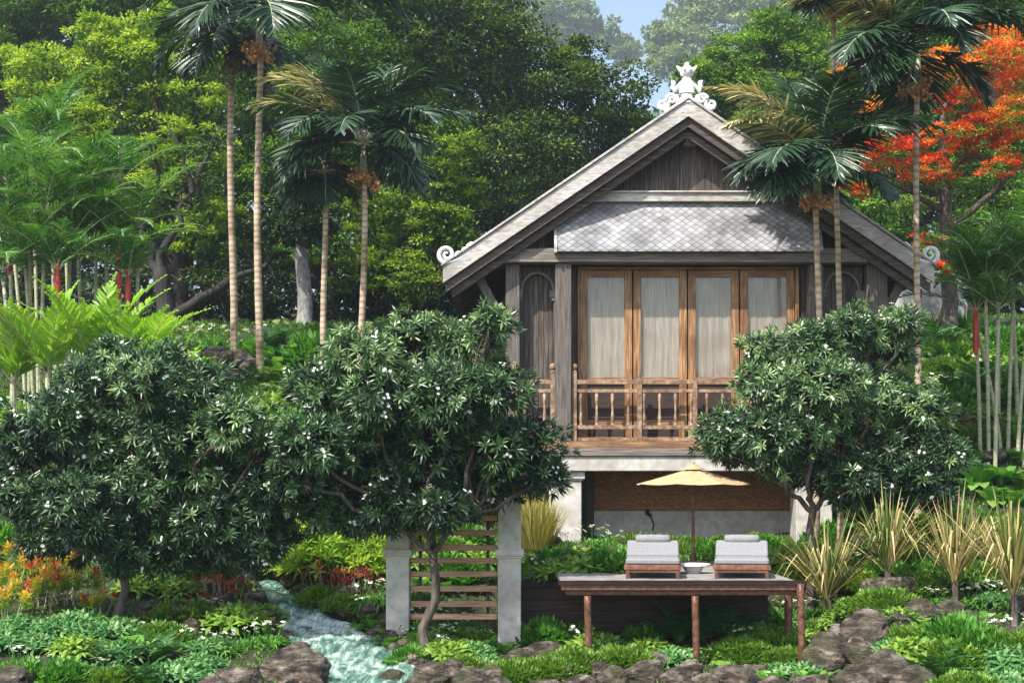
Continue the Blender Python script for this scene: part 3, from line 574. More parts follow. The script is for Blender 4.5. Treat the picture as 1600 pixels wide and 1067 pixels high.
# ------------------------------------------------------------------ loungers, parasol, side table
def lounger(px0, label):
    Y0 = 19.05; x = X(px0, Y0); t = empty('sun_lounger', (x, Y0, dz), label, 'sun lounger', 'sun loungers side by side on the terrace')
    w = .365; fz = dz+.17
    mb = MB(); mb.box(x-w-.02, x+w+.02, Y0, Y0+.05, fz-.05, fz+.015, tint=.8); mb.box(x-w-.02, x-w+.03, Y0+.051, Y0+1.5, fz-.05, fz+.01); mb.box(x+w-.03, x+w+.02, Y0+.051, Y0+1.5, fz-.05, fz+.01)
    mb.box(x-w+.032, x+w-.032, Y0+1.45, Y0+1.5, fz-.05, fz+.01)
    for q in np.arange(.12, 1.4, .11): mb.box(x-w+.032, x+w-.032, Y0+q, Y0+q+.07, fz-.02, fz+.0)
    mb.build('frame', M['redwood'], t, bevel=.005)
    mb = MB(); mb.box(x-w+.01, x+w-.01, Y0+.012, Y0+.05, fz-.085, fz-.053, tint=.3); mb.build('apron', M['redwood'], t)
    for sx in (-1, 1):
        for yy in (Y0+.01, Y0+1.4):
            mb = MB(); xx = x+sx*(w-.03); mb.box(xx-.027, xx+.027, yy, yy+.06, dz+.002, fz-.052, tint=.2); mb.build('leg', M['redwood'], t, bevel=.004)
    mb = MB(); mb.box(x-w, x+w, Y0+.02, Y0+.8, fz+.018, fz+.1); o = mb.build('seat_cushion', M['fabric'], t, bevel=.022)
    # channelled raised back cushion
    mb = MB(); n = 5; a0 = np.array([0, Y0+.81, fz+.03]); a1 = np.array([0, Y0+1.36, fz+.21]); d = (a1-a0)/n
    up = nrm(np.cross(np.array([1, 0, 0.]), d)); up = up if up[2] > 0 else -up
    for k in range(n):
        p = a0+d*k; q = p+d*.985; th = up*.1
        v = [(x+s*(w-.0), *(pt+o_)[1:]) for pt in (p, q) for o_ in (0*up, th) for s in (-1, 1)]
        mb.add(v, [(0, 1, 3, 2), (4, 6, 7, 5), (0, 4, 5, 1), (2, 3, 7, 6), (0, 2, 6, 4), (1, 5, 7, 3)], tint=.5)
    mb.build('back_cushion', M['fabric'], t, bevel=.016)
    mb = MB(); c = a1+up*.12-d*.2; mb.tube([(x+q, c[1], c[2]) for q in (-.245, -.235, -.1, 0, .1, .235, .245)], [.03, .062, .068, .068, .068, .062, .03], 12); mb.build('head_pillow', M['fabric'], t, smooth=True)
    mb = MB(); mb.bar((x-w+.05, Y0+1.3, fz-.02), (x-w+.05, Y0+1.32, fz+.18), .03, .03); mb.bar((x+w-.05, Y0+1.3, fz-.02), (x+w-.05, Y0+1.32, fz+.18), .03, .03); mb.build('back_support', M['redwood'], t)
    t.rotation_euler.z = -math.atan2(x, Y0)
lounger(1020, 'grey cushioned lounger with brown wooden frame, left of the parasol pole'); lounger(1159, 'grey cushioned lounger with brown wooden frame, right of the parasol pole')

YU = 22.2; x = X(1083, YU); zr = Z(756, YU); ztop = Z(730, YU)
t = empty('parasol', (x, YU, dz), 'cream canvas parasol on a wooden pole standing between the two loungers', 'parasol')
mb = MB(); mb.lathe((x, YU, dz), [(.22, .001), (.22, .04), (.2, .06), (.06, .08), (.05, .18), (.028, .2)], 18); mb.build('base', M['metal'], t)
mb = MB(); mb.tube([(x, YU, dz+.1), (x, YU, ztop+.02)], .027, 10); mb.build('pole', M['redwood'], t)
R = .93; n = 8; mb = MB(); vs = []; fs = []
m_ = 7; rings = []
for k in range(m_+1):
    r = R*k/m_
    for a in np.arange(n*4)/(n*4)*2*math.pi:
        seg = (a/(2*math.pi)*n) % 1; sag = .035*math.sin(math.pi*seg)*k/m_; rr = r*math.cos(math.pi/n)/math.cos((seg-.5)*2*math.pi/n)
        vs.append((x+rr*math.cos(a+.39), YU+rr*math.sin(a+.39), ztop+(zr-ztop)*(k/m_)**.93-sag*.5))
c = n*4
for k in range(m_):
    for i in range(c): fs.append((k*c+i, (k+1)*c+i, (k+1)*c+(i+1) % c, k*c+(i+1) % c))
mb.add(vs, fs); can = mb.build('canopy', M['canvas'], t)
mb = MB(); mb.lathe((x, YU, ztop), [(.012, -.01), (.2, -.035), (.03, .05), (.02, .09), (.005, .1)], 12); mb.build('top_vent', M['canvas'], can)
for k in range(n):
    a = k/n*2*math.pi+.39; mb = MB(); e = (x+R*.97*math.cos(a), YU+R*.97*math.sin(a), zr-.012)
    mb.bar((x, YU, ztop-.04), e, .016, .02); mb.bar((x, YU, zr-.02), ((x+e[0])/2, (YU+e[1])/2, (ztop+zr)/2-.03), .013, .016); mb.build('rib', M['redwood'], t)
x = X(1083, 20.3); mb = MB(); t = empty('side_table', (x, 20.3, dz), 'small round white table between the loungers', 'side table')
mb.lathe((x, 20.3, dz), [(.1, .002), (.13, .05), (.16, .1)], 18); mb.build('pedestal', M['white'], t, smooth=True)
mb = MB(); mb.lathe((x, 20.3, dz), [(.22, .1), (.25, .11), (.25, .13), (.23, .14)], 24); mb.build('table_top', M['white'], t)

# ------------------------------------------------------------------ trees with leafy crowns
def leaf_clumps(mb, C, Rc, nl, leaf, flat=.6, tint0=.4, tvar=.18, mi=0, lw=.5):
    """C clump centres, Rc radii, nl leaves each: leaves over the upper shell of each clump"""
    n = len(C); idx = np.repeat(np.arange(n), nl); N = len(idx)
    d = ru(N); d[:, 2] = np.where(rng.random(N) < .75, np.abs(d[:, 2]), d[:, 2])
    r = Rc[idx]*rng.random(N)**.35
    P = C[idx]+d*r[:, None]*np.array([1, 1, flat])
    D = nrm(d*np.array([1, 1, .3])+ru(N)*.7+np.array([0, 0, -.15])); S = perp(D, np.array([0, 0, 1.])); S = nrm(S+ru(N)*.45)
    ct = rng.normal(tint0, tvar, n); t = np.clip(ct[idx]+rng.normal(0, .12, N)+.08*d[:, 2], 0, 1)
    L = leaf*U(.7, 1.3, N); mb.diamonds(P, D, S, L, L*lw, mi, t)

def blob_clumps(c, R, dens, squash=.85, rc=(.14, .3)):
    n = max(8, int(dens*R*R)); d = ru(n); d[:, 2] += .25; d[:, 1] -= .25; d = nrm(d)
    C = np.array(c)+d*(R*U(.45, 1.0, n)**.5)[:, None]*np.array([1, 1, squash])
    return C, R*U(*rc, n)**1

def limb(mb, a, b, r0, r1, wob=.08, k=6, mi=0, sag=0):
    a = np.array(a, float); b = np.array(b, float); t = np.linspace(0, 1, k)[:, None]; L = np.linalg.norm(b-a)
    p = a+(b-a)*t; p[1:-1] += rng.normal(size=(k-2, 3))*L*wob*.5; p[:, 2] += np.sin(t[:, 0]*math.pi)*L*sag
    mb.tube(p, np.linspace(r0, r1, k), 7, mi); return p

def tree(name, label, Y, blobs, base, mat, leaf=.2, dens=9, nl=60, bark='bark', tr=.22, cat='tree', group=None, tint=.4, tvar=.18, fork=None, extra=None, fill=.35, lw=.5, flat=.6):
    bz = float(hz(X(base, Y), Y)); root = empty(name, (X(base, Y), Y, bz), label, cat, group)
    mb = MB()
    bx = X(base, Y)
    blobs = [b if len(b) > 3 else (*b, U(-.5, .5)*b[2]*Y/F) for b in blobs]
    cs = [(np.array([X(b[0], Y+b[3]), Y+b[3], Z(b[1], Y+b[3])]), b[2]*Y/F) for b in blobs]
    zc = min(c[2]-R*.5 for c, R in cs); fz = fork if fork is not None else max(bz+1, zc-.5*(zc-bz)*.4)
    limb(mb, (bx, Y, bz-.3), (bx+U(-.15, .15), Y, fz), tr, tr*.75, .03)
    tm = MB()
    for c, R in cs:
        C, Rc = blob_clumps(c, R, dens); leaf_clumps(mb, C, Rc, nl, leaf, flat, tint, tvar, 1, lw) if False else None
        leaf_clumps(tm, C, Rc, nl, leaf, flat, tint, tvar, 0, lw)
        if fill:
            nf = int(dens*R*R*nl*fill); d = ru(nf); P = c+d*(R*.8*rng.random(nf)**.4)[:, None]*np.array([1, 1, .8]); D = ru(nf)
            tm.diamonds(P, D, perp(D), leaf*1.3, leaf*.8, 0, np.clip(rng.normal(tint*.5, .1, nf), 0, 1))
        q = limb(mb, (bx, Y, fz-.2), c-np.array([0, 0, R*.2]), tr*.55, tr*.12, .1)
        for _ in range(4): limb(mb, q[3], c+ru(1)[0]*R*.55, tr*.1, .012, .12)
    if extra: extra(mb)
    tm.build('crown', LM[mat], root); mb.build('trunk', M[bark], root, smooth=True); return root

GR = 'forest trees behind the garden'
tree('forest_tree', 'tall yellow green leafy tree standing behind the left palm clumps', 41, [(215, 105, 85), (130, 150, 85), (285, 160, 75), (200, 225, 90), (60, 130, 70), (305, 95, 60), (250, 60, 60), (100, 230, 80), (310, 240, 60), (160, 70, 55), (250, 310, 60), (330, 330, 50), (200, 330, 60), (290, 370, 45)], 285, 'lime_tree', .135, 14, 85, 'darkbark', .25, group=GR, tint=.68, tvar=.14)
tree('forest_tree', 'dark leafed tree in the top left corner of the view', 54, [(50, 20, 100), (170, -5, 90), (-20, 90, 90), (290, 10, 80), (-30, 220, 90)], 60, 'mid_tree', .19, 9, 80, group=GR, tint=.3)
tree('forest_tree', 'mid green tree filling the gap behind the tall left palm trunks', 47, [(395, 130, 90), (340, 290, 80), (440, 260, 100), (400, 30, 100), (480, 380, 80), (350, 380, 70), (520, 120, 110), (520, 260, 90), (430, 400, 60)], 520, 'mid_tree', .155, 12, 80, 'darkbark', .25, group=GR, tint=.38)
tree('forest_tree', 'dark grey trunked tree with pale bark rising between the left palm trunks', 39, [(470, 335, 40), (430, 350, 36), (505, 350, 38), (470, 300, 40), (455, 368, 24, -.9), (485, 366, 26, -.9), (470, 350, 30, -.8)], 473, 'under', .17, 14, 60, 'greybark', .23, group=GR, tint=.6, fork=Z(350, 39))
tree('forest_tree', 'olive green tree in bright clumps just left of the house roof', 41, [(700, 245, 62), (650, 320, 70), (705, 370, 60), (600, 420, 65), (580, 330, 70), (650, 440, 60), (735, 300, 40), (560, 430, 50), (740, 400, 45), (690, 200, 45)], 610, 'olive_tree', .13, 16, 80, 'darkbark', .2, group=GR, tint=.54)
tree('forest_tree', 'huge dark rain tree directly behind the left roof slope', 49, [(720, 70, 125), (845, 145, 104), (950, 160, 82), (790, 280, 120), (880, 320, 110), (640, 30, 110), (990, 230, 75), (740, 420, 90), (640, 150, 90), (860, 430, 90), (1000, 330, 90), (560, 60, 90), (780, 50, 55), (900, 110, 52)], 800, 'dark_tree', .155, 12, 80, 'darkbark', .35, group=GR, tint=.42, tvar=.22)
tree('forest_tree', 'bright topped round tree behind the roof ridge, right of the white finial', 51, [(1150, 112, 72), (1235, 75, 78), (1095, 150, 60), (1180, 180, 90), (1290, 130, 90), (1110, 220, 60), (1270, 240, 90), (1215, 50, 45), (1340, 60, 60)], 1200, 'mid_tree', .155, 13, 80, 'darkbark', .25, group=GR, tint=.58)
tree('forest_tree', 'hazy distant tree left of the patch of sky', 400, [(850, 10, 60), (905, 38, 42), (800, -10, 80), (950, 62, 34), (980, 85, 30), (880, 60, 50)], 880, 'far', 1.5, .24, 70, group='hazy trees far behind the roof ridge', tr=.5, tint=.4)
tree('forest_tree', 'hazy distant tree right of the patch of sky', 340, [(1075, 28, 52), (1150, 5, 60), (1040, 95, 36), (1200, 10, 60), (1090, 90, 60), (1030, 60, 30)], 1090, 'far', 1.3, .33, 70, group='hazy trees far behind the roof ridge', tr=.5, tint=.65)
tree('forest_tree', 'green tree standing behind the orange flame tree', 44, [(1400, 200, 70), (1500, 250, 70), (1540, 170, 60), (1500, 400, 80), (1390, 340, 60), (1450, 120, 80), (1600, 40, 90), (1560, 330, 90), (1420, 400, 50), (1640, 200, 90), (1500, 30, 80), (1330, 330, 60), (1350, 200, 70)], 1490, 'mid_tree', .145, 13, 75, 'darkbark', .22, group=GR, tint=.55)
for p, r, R, lb in ((60, 470, 70, 'dark bush below the left palm clump stems'), (330, 470, 70, 'dark bush in the shade between the left tall palm trunks'), (560, 480, 65, 'dark bush in the shade right of the grey tree trunk'), (690, 490, 60, 'dark bush low beside the left eave of the house'), (200, 500, 70, 'dark bush behind the lime fronds'), (440, 480, 60, 'dark bush directly behind the grey tree trunk'), (1560, 470, 50, 'dark bush right of the stained plaster wall')):
    tree('shade_bush', lb, 41.5, [(p-R*.6, r+5, R*.6), (p+R*.6, r, R*.6), (p, r-R*.5, R*.65), (p, r+20, R*.7)], p, 'under', .16, 14, 50, 'darkbark', .06, 'bush', 'dark bushes in the shade under the forest trees', fork=Z(r+10, 41.5), tint=.45)  # shade on these bushes is painted through the dark leaf material
def dtrunk():
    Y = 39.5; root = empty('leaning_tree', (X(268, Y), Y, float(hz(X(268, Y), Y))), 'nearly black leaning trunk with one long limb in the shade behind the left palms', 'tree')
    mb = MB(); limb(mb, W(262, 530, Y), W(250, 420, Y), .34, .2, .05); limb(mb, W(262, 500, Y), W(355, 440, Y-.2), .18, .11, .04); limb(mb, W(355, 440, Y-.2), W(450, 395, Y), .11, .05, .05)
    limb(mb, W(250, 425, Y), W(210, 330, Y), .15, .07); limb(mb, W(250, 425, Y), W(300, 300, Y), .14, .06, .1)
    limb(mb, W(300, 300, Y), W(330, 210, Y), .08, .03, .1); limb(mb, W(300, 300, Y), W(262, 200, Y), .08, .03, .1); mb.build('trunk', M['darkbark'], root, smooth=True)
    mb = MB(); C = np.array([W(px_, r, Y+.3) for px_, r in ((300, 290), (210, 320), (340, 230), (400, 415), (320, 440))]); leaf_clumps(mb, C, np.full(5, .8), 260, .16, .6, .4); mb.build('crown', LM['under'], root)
dtrunk()
# the flame tree
def flame():
    Y = 34.5; root = empty('flame_tree', (X(1480, Y), Y, float(hz(X(1480, Y), Y))), 'flame tree with red and orange blossom and bare arching limbs, right of the house', 'tree')
    mb = MB(); pts = {}
    def lp(pp, r0, r1):
        q = np.array([W(a, b, Y+c) for a, b, c in pp]); t = np.linspace(0, 1, len(q)); tt = np.linspace(0, 1, 16)
        p = np.stack([np.interp(tt, t, q[:, i]) for i in range(3)], 1)
        for _ in range(3): p[1:-1] = (p[:-2]+2*p[1:-1]+p[2:])/4
        mb.tube(p+rng.normal(size=p.shape)*.015, np.linspace(r0, r1, 16), 8)
    lp([(1486, 560, 0), (1484, 500, 0), (1482, 420, 0), (1478, 330, 0), (1474, 250, -.2)], .24, .13)
    lp([(1474, 260, -.2), (1480, 215, -.5), (1505, 185, -.8), (1540, 178, -1), (1562, 195, -1), (1576, 240, -1)], .12, .035)
    lp([(1476, 300, 0), (1440, 250, -.3), (1425, 200, -.4), (1405, 165, -.3)], .1, .03)
    lp([(1476, 290, 0), (1500, 245, -.5), (1540, 245, -.8), (1590, 270, -.8)], .08, .025)
    lp([(1480, 360, 0), (1520, 330, -.6), (1560, 290, -.9), (1610, 250, -.9)], .1, .03)
    lp([(1476, 330, 0), (1440, 310, -.4), (1400, 290, -.6), (1345, 265, -.6)], .09, .025)
    lp([(1505, 185, -.8), (1530, 140, -.6), (1560, 105, -.4)], .07, .025)
    lp([(1474, 260, -.2), (1470, 180, .3), (1500, 120, .5)], .09, .03)
    mb.build('trunk', M['bark'], root, smooth=True)
    spec = [(1500, 110, 45), (1560, 95, 48), (1600, 130, 50), (1580, 180, 42), (1530, 205, 40), (1500, 160, 36), (1545, 225, 30), (1465, 210, 30), (1440, 265, 34), (1470, 275, 24), (1405, 240, 38), (1365, 225, 40), (1340, 262, 30), (1350, 180, 36), (1395, 170, 34), (1560, 265, 26), (1420, 130, 30), (1340, 110, 32), (1470, 95, 30), (1610, 70, 40), (1545, 60, 34), (1445, 375, 20), (1470, 420, 18), (1500, 240, 28), (1600, 230, 36), (1330, 300, 24)]
    cr = MB(); gr = MB()
    for k, (a, b, R) in enumerate(spec):
        yy = Y-.9+U(-.8, .8); c = np.array(W(a, b, yy)); R = R*yy/F; t0 = random.choice((.15, .25, .4, .55, .7, .85))
        R *= 1.12; t0 = t0*.6 if b > 200 else t0; C, Rc = blob_clumps(c, R*1.08, 58, .5, (.16, .34)); leaf_clumps(cr, C, Rc, 40, .085, .35, t0, .12, 0, .6)
        C, Rc = blob_clumps(c-np.array([0, 0, R*.25]), R, 34, .6, (.2, .45)); leaf_clumps(gr, C, Rc, 26, .1, .4, .6, .2, 0, .45)
    for a, b, R in ((1530, 260, 30), (1580, 330, 40), (1500, 330, 30), (1390, 300, 30), (1420, 330, 26), (1600, 160, 30), (1520, 300, 26)):
        c = np.array(W(a, b, Y)); R = R*Y/F; C, Rc = blob_clumps(c, R, 30, .6, (.2, .45)); leaf_clumps(gr, C, Rc, 26, .1, .4, .6, .2, 0, .45)
    cr.build('blossom', LM['flame'], root); gr.build('leaves', LM['moss'], root)
flame()
# distant woods: one mass on the hillside
def woods():
    mb = MB()
    for a in range(-260, 1960, 55):
        for k in range(9):
            b = k*62-60+U(-20, 20); Y = U(66, 84)
            if 800 < a < 1130 and b < 190: continue
            if 740 < a < 1230 and b < 110: continue
            R = U(70, 95)*Y/F; c = np.array(W(a+U(-20, 20), b, Y)); C, Rc = blob_clumps(c, R, 3.2, .8, (.2, .4)); leaf_clumps(mb, C, Rc, 42, .42, .6, .35, .2)
    for a in range(-300, 2000, 60):       # low fill in front of the slope
        Y = U(50, 60); R = 60*Y/F; c = np.array(W(a, 470+U(-15, 15), Y)); C, Rc = blob_clumps(c, R, 6, .8, (.2, .4)); leaf_clumps(mb, C, Rc, 45, .26, .6, .2, .12)
    tag(mb.build('distant_woods', LM['dark_tree']), 'dense dark forest covering the far hillside', 'woods', kind='stuff')
woods()

# ------------------------------------------------------------------ feather leaved palms
def frond(mb, base, az, el0, length, bend, nleaf, ll, lw, ldroop=.25, tint=.35, tvar=.1, mi=0, vlift=.25, rach=(.018, .005), t0=.12, tipang=25, baseang=72, prof=((0, .35), (.35, 1), (.75, .6), (1, .05)), tw=.1, rmi=1, pw=1.6, ltaper=.45):
    n = 16; t = np.linspace(0, 1, n); el = el0-bend*t**pw
    d = np.stack([np.cos(el)*math.cos(az), np.cos(el)*math.sin(az), np.sin(el)], 1); p = np.array(base)+np.concatenate([[np.zeros(3)], np.cumsum((d[:-1]+d[1:])/2*length/(n-1), 0)])
    mb.tube(p, np.linspace(rach[0], rach[1], n), 5, rmi, tint=.5)
    tl = np.linspace(t0, .995, nleaf)
    for s in (-1, 1):
        q = tl+rng.normal(0, .004, nleaf); P = np.stack([np.interp(q, t, p[:, i]) for i in range(3)], 1); D = nrm(np.stack([np.interp(q, t, d[:, i]) for i in range(3)], 1))
        side = nrm(np.cross(D, [0, 0, 1.])+1e-9)*s; side = nrm(side); upv = np.cross(side*s, D)
        ang = np.radians(baseang+(tipang-baseang)*tl**1.3)+rng.normal(0, .06, nleaf)
        ld = nrm(D*np.cos(ang)[:, None]+side*np.sin(ang)[:, None]+upv*(vlift+rng.normal(0, tw, nleaf))[:, None])
        L = ll*np.clip(np.sin(np.clip(.18+tl*.9, 0, 1)*math.pi)**.6, .2, 1)*(1-ltaper*tl**3)*U(.9, 1.08, nleaf)
        S = nrm(D-ld*(D*ld).sum(1, keepdims=True)+rng.normal(0, .15, (nleaf, 3)))
        mb.ribbons(P, ld, S, L, lw, ldroop, prof, mi, np.clip(rng.normal(tint, tvar, nleaf), 0, 1), fold=.18)
    return p

def tall_palm(px0, ptop, prow, Y, label, scale=1.0, seed=0, fr=None, rt=.06, base_row=None, group='tall slender palms with bare ringed trunks', pale=True):
    global rng
    keep = rng; rng = np.random.default_rng(seed+100)
    xb = X(px0, Y); zb = float(hz(xb, Y)); top = np.array(W(ptop, prow, Y)); root = empty('areca_palm', (xb, Y, zb), label, 'palm tree', group)
    k = 26; t = np.linspace(0, 1, k); p = np.stack([xb+(top[0]-xb)*t+.04*np.sin(t*5+seed), np.full(k, Y)+.05*np.sin(t*4+seed*2), zb-.25+(top[2]-zb+.25)*t], 1)
    mb = MB(); r = np.interp(t, [0, .06, 1], [rt*1.5, rt*1.08, rt*.82])*(1+.03*np.sin(np.arange(k)*2.1)); mb.tube(p, r, 10); mb.build('trunk', M['palmtrunk'], root, smooth=True)
    sh = MB(); cs = top+np.array([0, 0, .5*scale]); sh.tube([top, top+[0, 0, .1], top+[0, 0, .3], cs], [rt*.85, rt*1.25, rt*1.0, rt*.6], 9); sh.build('crownshaft', M['stem'], root, smooth=True)
    mb = MB()
    fr = fr or [(172, 60, 2.0, 1.5, .84), (192, 45, 1.9, 1.6, .76), (160, 68, 1.9, 1.4, .8), (135, 80, 1.8, 1.1, .45), (60, 80, 1.8, 1.1, .38), (95, 72, 1.7, 1.3, .3), (20, 62, 2.0, 1.8, .3), (-12, 48, 2.05, 1.9, .3), (215, 30, 1.7, 1.9, .3), (250, 28, 1.6, 1.8, .3), (285, 22, 1.5, 1.9, .3), (228, 0, 1.4, 1.4, .3), (305, 40, 1.6, 1.9, .32), (110, 40, 1.6, 1.9, .3), (80, 10, 1.4, 1.8, .3), (325, -5, 1.3, 1.5, .3), (270, 75, 1.6, 1.6, .4), (350, 75, 1.8, 1.5, .35), (200, 5, 1.4, 1.5, .35)]
    fr = [(a_+rng.normal(0, 8), e_+rng.normal(0, 5), l_, b_, t_) for a_, e_, l_, b_, t_ in fr]
    for az, el, L, bd, tn in fr:
        if not pale and tn > .7: tn = .4
        frond(mb, cs+ru(1)[0]*.03, math.radians(az)+rng.normal(0, .08), math.radians(el), L*scale*1.0*U(.92, 1.08), bd*.8, 60, .7*scale, .048*scale, .26, tn+U(-.05, .05), .07 if tn < .7 else .12, vlift=.1, rach=(.022, .006), tipang=30, baseang=76, t0=.2, pw=1.3, ltaper=.0, tw=.16)
    mb.build('crown', [LM['areca'], M['stem']], root)
    fb = MB()
    for q in range(9):
        a = U(0, 6.28); e = top+np.array([math.cos(a)*.2, math.sin(a)*.2, .06-U(0, .2)])*scale; fb.tube([top+[0, 0, .08], (top+e)/2+[0, 0, .08], e], [.012, .009, .006], 5, 1)
        for _ in range(12): c = top+(e-top)*U(.45, 1.05)+ru(1)[0]*.07*scale; fb.sphere(c, .026*scale*U(.8, 1.2), 0, U(.1, .9), 6)
    fb.build('fruit_cluster', [M['fruit'], M['stem']], root)
    rng = keep; return root
tall_palm(363, 363, 100, 34, 'tall palm at the left end of the row, trunk rising from a heap of rocks', 1.4, 1, rt=.085, pale=False, fr=[(200, 20, 1.5, 1.9, .3), (160, 40, 1.5, 1.9, .3), (250, -20, 1.3, 1.2, .3), (290, -25, 1.3, 1.2, .25), (330, 0, 1.3, 1.8, .3), (140, 75, 1.5, 1.3, .3), (60, 75, 1.5, 1.3, .3), (270, 20, 1.5, 2.0, .3), (185, -30, 1.2, 1.1, .3), (0, -30, 1.2, 1.1, .3)])
tall_palm(405, 405, 82, 32.5, 'tallest palm on the left, second from the left, with pale straw frond at its crown', 1.75, 2, rt=.085, fr=[(175, 55, 1.6, 2.0, .8), (205, 40, 1.6, 2.0, .5), (240, 10, 1.4, 1.9, .3), (300, 5, 1.4, 1.9, .3), (0, 60, 1.9, 2.2, .3), (-20, 50, 2.1, 2.3, .3), (20, 65, 2.2, 2.1, .3), (60, 80, 1.8, 1.5, .3), (-5, 80, 2.1, 1.7, .35), (330, 30, 1.6, 2.0, .3), (350, 35, 2.3, 1.9, .3), (120, 60, 1.5, 1.9, .3)])
tall_palm(508, 506, 300, 31, 'thin left palm with a bare pale trunk and drooping crown, third from the left', .95, 3, rt=.07, pale=False, fr=[(190, -20, 1.2, 1.1, .3), (200, 10, 1.3, 1.6, .3), (270, -20, 1.2, 1.1, .3), (350, -20, 1.2, 1.1, .3), (160, 0, 1.3, 1.5, .3), (20, 10, 1.3, 1.6, .3), (90, 30, 1.3, 1.6, .3), (240, -40, 1.1, .9, .3), (120, 60, 1.3, 1.5, .3)])
tall_palm(565, 568, 278, 30.5, 'full crowned palm with orange fruit just left of the house, fourth from the left', 1.48, 4, rt=.072)
tall_palm(1277, 1277, 312, 24.4, 'palm with fruit and full crown standing in front of the right gable slope', 1.2, 5, rt=.058)
tall_palm(1313, 1305, 22, 25.2, 'thin palm behind the full crowned one in front of the right eave', .8, 6, rt=.052, pale=False, fr=[(190, 10, 1.2, 1.8, .3), (215, -10, 1.2, 1.5, .3), (165, 50, 1.5, 1.9, .3), (200, 60, 1.5, 2.0, .3), (120, 70, 1.4, 1.7, .3), (240, 20, 1.2, 1.8, .3), (60, 60, 1.4, 1.8, .3), (320, 10, 1.1, 1.6, .3)])
tall_palm(1433, 1434, 138, 24.8, 'tallest right palm with fruit, in front of the flame tree', 1.32, 7, rt=.058)

# clumping palms with bright feather fronds and red crownshafts
def clump_palm(Y, stems, label, scale=1.0, seed=0, nfr=9, mat='feather', red=(), fl=2.0, cat='palm clump', group='feathery clumping palms with red crownshafts', r=.035):
    global rng
    keep = rng; rng = np.random.default_rng(seed+300)
    x0 = np.mean([X(s[0], Y) for s in stems]); root = empty('clumping_palm', (x0, Y, float(hz(x0, Y))), label, cat, group)
    cr = MB()
    for i, (b, tp, row, dy) in enumerate(stems):
        yy = Y+dy; xb = X(b, yy); zb = float(hz(xb, yy)); top = np.array(W(tp, row, yy)); t = np.linspace(0, 1, 12)
        mb = MB(); mb.tube(np.stack([xb+(top[0]-xb)*t**1.5, np.full(12, yy), zb-.2+(top[2]-zb+.2)*t], 1), np.interp(t, [0, 1], [r*1.2, r]), 8); mb.build('cane', M['stem'], root, smooth=True)
        if i in red:
            mb = MB(); mb.tube([top+[0, 0, -.62], top+[0, 0, -.45], top+[0, 0, 0], top+[0, 0, .4]], [r*1.1, r*1.9, r*1.8, r*.8], 9); mb.build('crownshaft', M['shaft'], root, smooth=True)
        a0 = U(0, 6.28)
        for k in range(nfr):
            az = a0+k*2.4; el = math.radians(U(28, 82)); frond(cr, top+[0, 0, .2], az, el, fl*scale*U(.8, 1.15), U(.9, 1.6), 34, .5*scale, .04*scale, .2, U(.25, .6), .12, vlift=.2, rach=(.014, .004), tipang=28, baseang=62, pw=1.5)
    cr.build('fronds', [LM[mat], M['stem']], root); rng = keep; return root
clump_palm(27.5, [(22, 15, 380, 0), (45, 50, 300, .4), (85, 90, 440, -.3), (62, 70, 350, .2), (100, 110, 390, .6), (30, 5, 440, -.4), (55, 40, 420, .1)], 'feathery green palm clump with pale canes at the left edge', .95, 1, red=(0, 2), nfr=8)
clump_palm(28.5, [(150, 150, 350, 0), (190, 185, 300, .5), (205, 200, 450, -.4), (175, 165, 390, .2), (215, 215, 370, 0), (130, 120, 330, .4), (185, 185, 420, -.5)], 'feathery green palm clump with a red crownshaft, beneath the yellow green tree', .92, 2, red=(2, 6), nfr=8)
clump_palm(30, [(60, 50, 250, 0), (85, 80, 230, .5), (40, 10, 300, .2), (110, 100, 320, .2)], 'taller feathery palm clump standing behind the left palm clumps', .95, 3, nfr=8)
clump_palm(27.2, [(1545, 1540, 450, 0), (1575, 1585, 430, .3), (1590, 1610, 470, .1), (1555, 1560, 500, -.3), (1532, 1525, 505, .2), (1600, 1630, 440, -.2), (1565, 1510, 460, .4)], 'feathery green palm clump with pale canes at the right edge', .8, 4, red=(4,), nfr=9)
clump_palm(29, [(1560, 1560, 450, 0), (1610, 1610, 400, .2), (1590, 1580, 430, .2)], 'feathery palm clump behind the right edge palms, below the flame tree', .85, 5, nfr=8, red=())
# young lime palms
def young_palm(px0, row, Y, label, L=1.8, n=9, seed=0):
    global rng
    keep = rng; rng = np.random.default_rng(seed+500); x = X(px0, Y); zb = float(hz(x, Y)); root = empty('young_palm', (x, Y, zb), label, 'young palm', 'young lime green palms behind the left shrub trees')
    mb = MB(); top = np.array([x, Y, max(zb+.1, Z(row, Y))]); st = MB(); st.tube([(x, Y, zb-.2), tuple(top)], [.07, .05], 8); st.build('stem', M['stem'], root)
    for k in range(n):
        frond(mb, top, k*2.4+seed, math.radians(U(52, 85)), L*U(.75, 1.15), U(.5, 1.0), 22, .46, .075, .12, U(.3, .75), .1, vlift=.22, rach=(.016, .005), tipang=30, baseang=55, prof=((0, .5), (.3, 1), (.7, .8), (1, .05)))
    mb.build('fronds', [LM['limefrond'], M['stem']], root); rng = keep
young_palm(75, 590, 24.5, 'lime green young palm at the far left behind the shrub tree', 1.9, 10, 1)
young_palm(150, 590, 24.8, 'tallest lime green young palm behind the leftmost shrub tree', 2.1, 11, 2)
young_palm(215, 600, 24.6, 'spreading lime green young palm between tall palm trunk and feathery clump', 1.7, 10, 3)
young_palm(268, 625, 24.2, 'smallest lime green young palm beside the rock heap', 1.3, 8, 4)
young_palm(20, 600, 24.8, 'lime green young palm partly cut off at the left edge', 1.5, 8, 5)

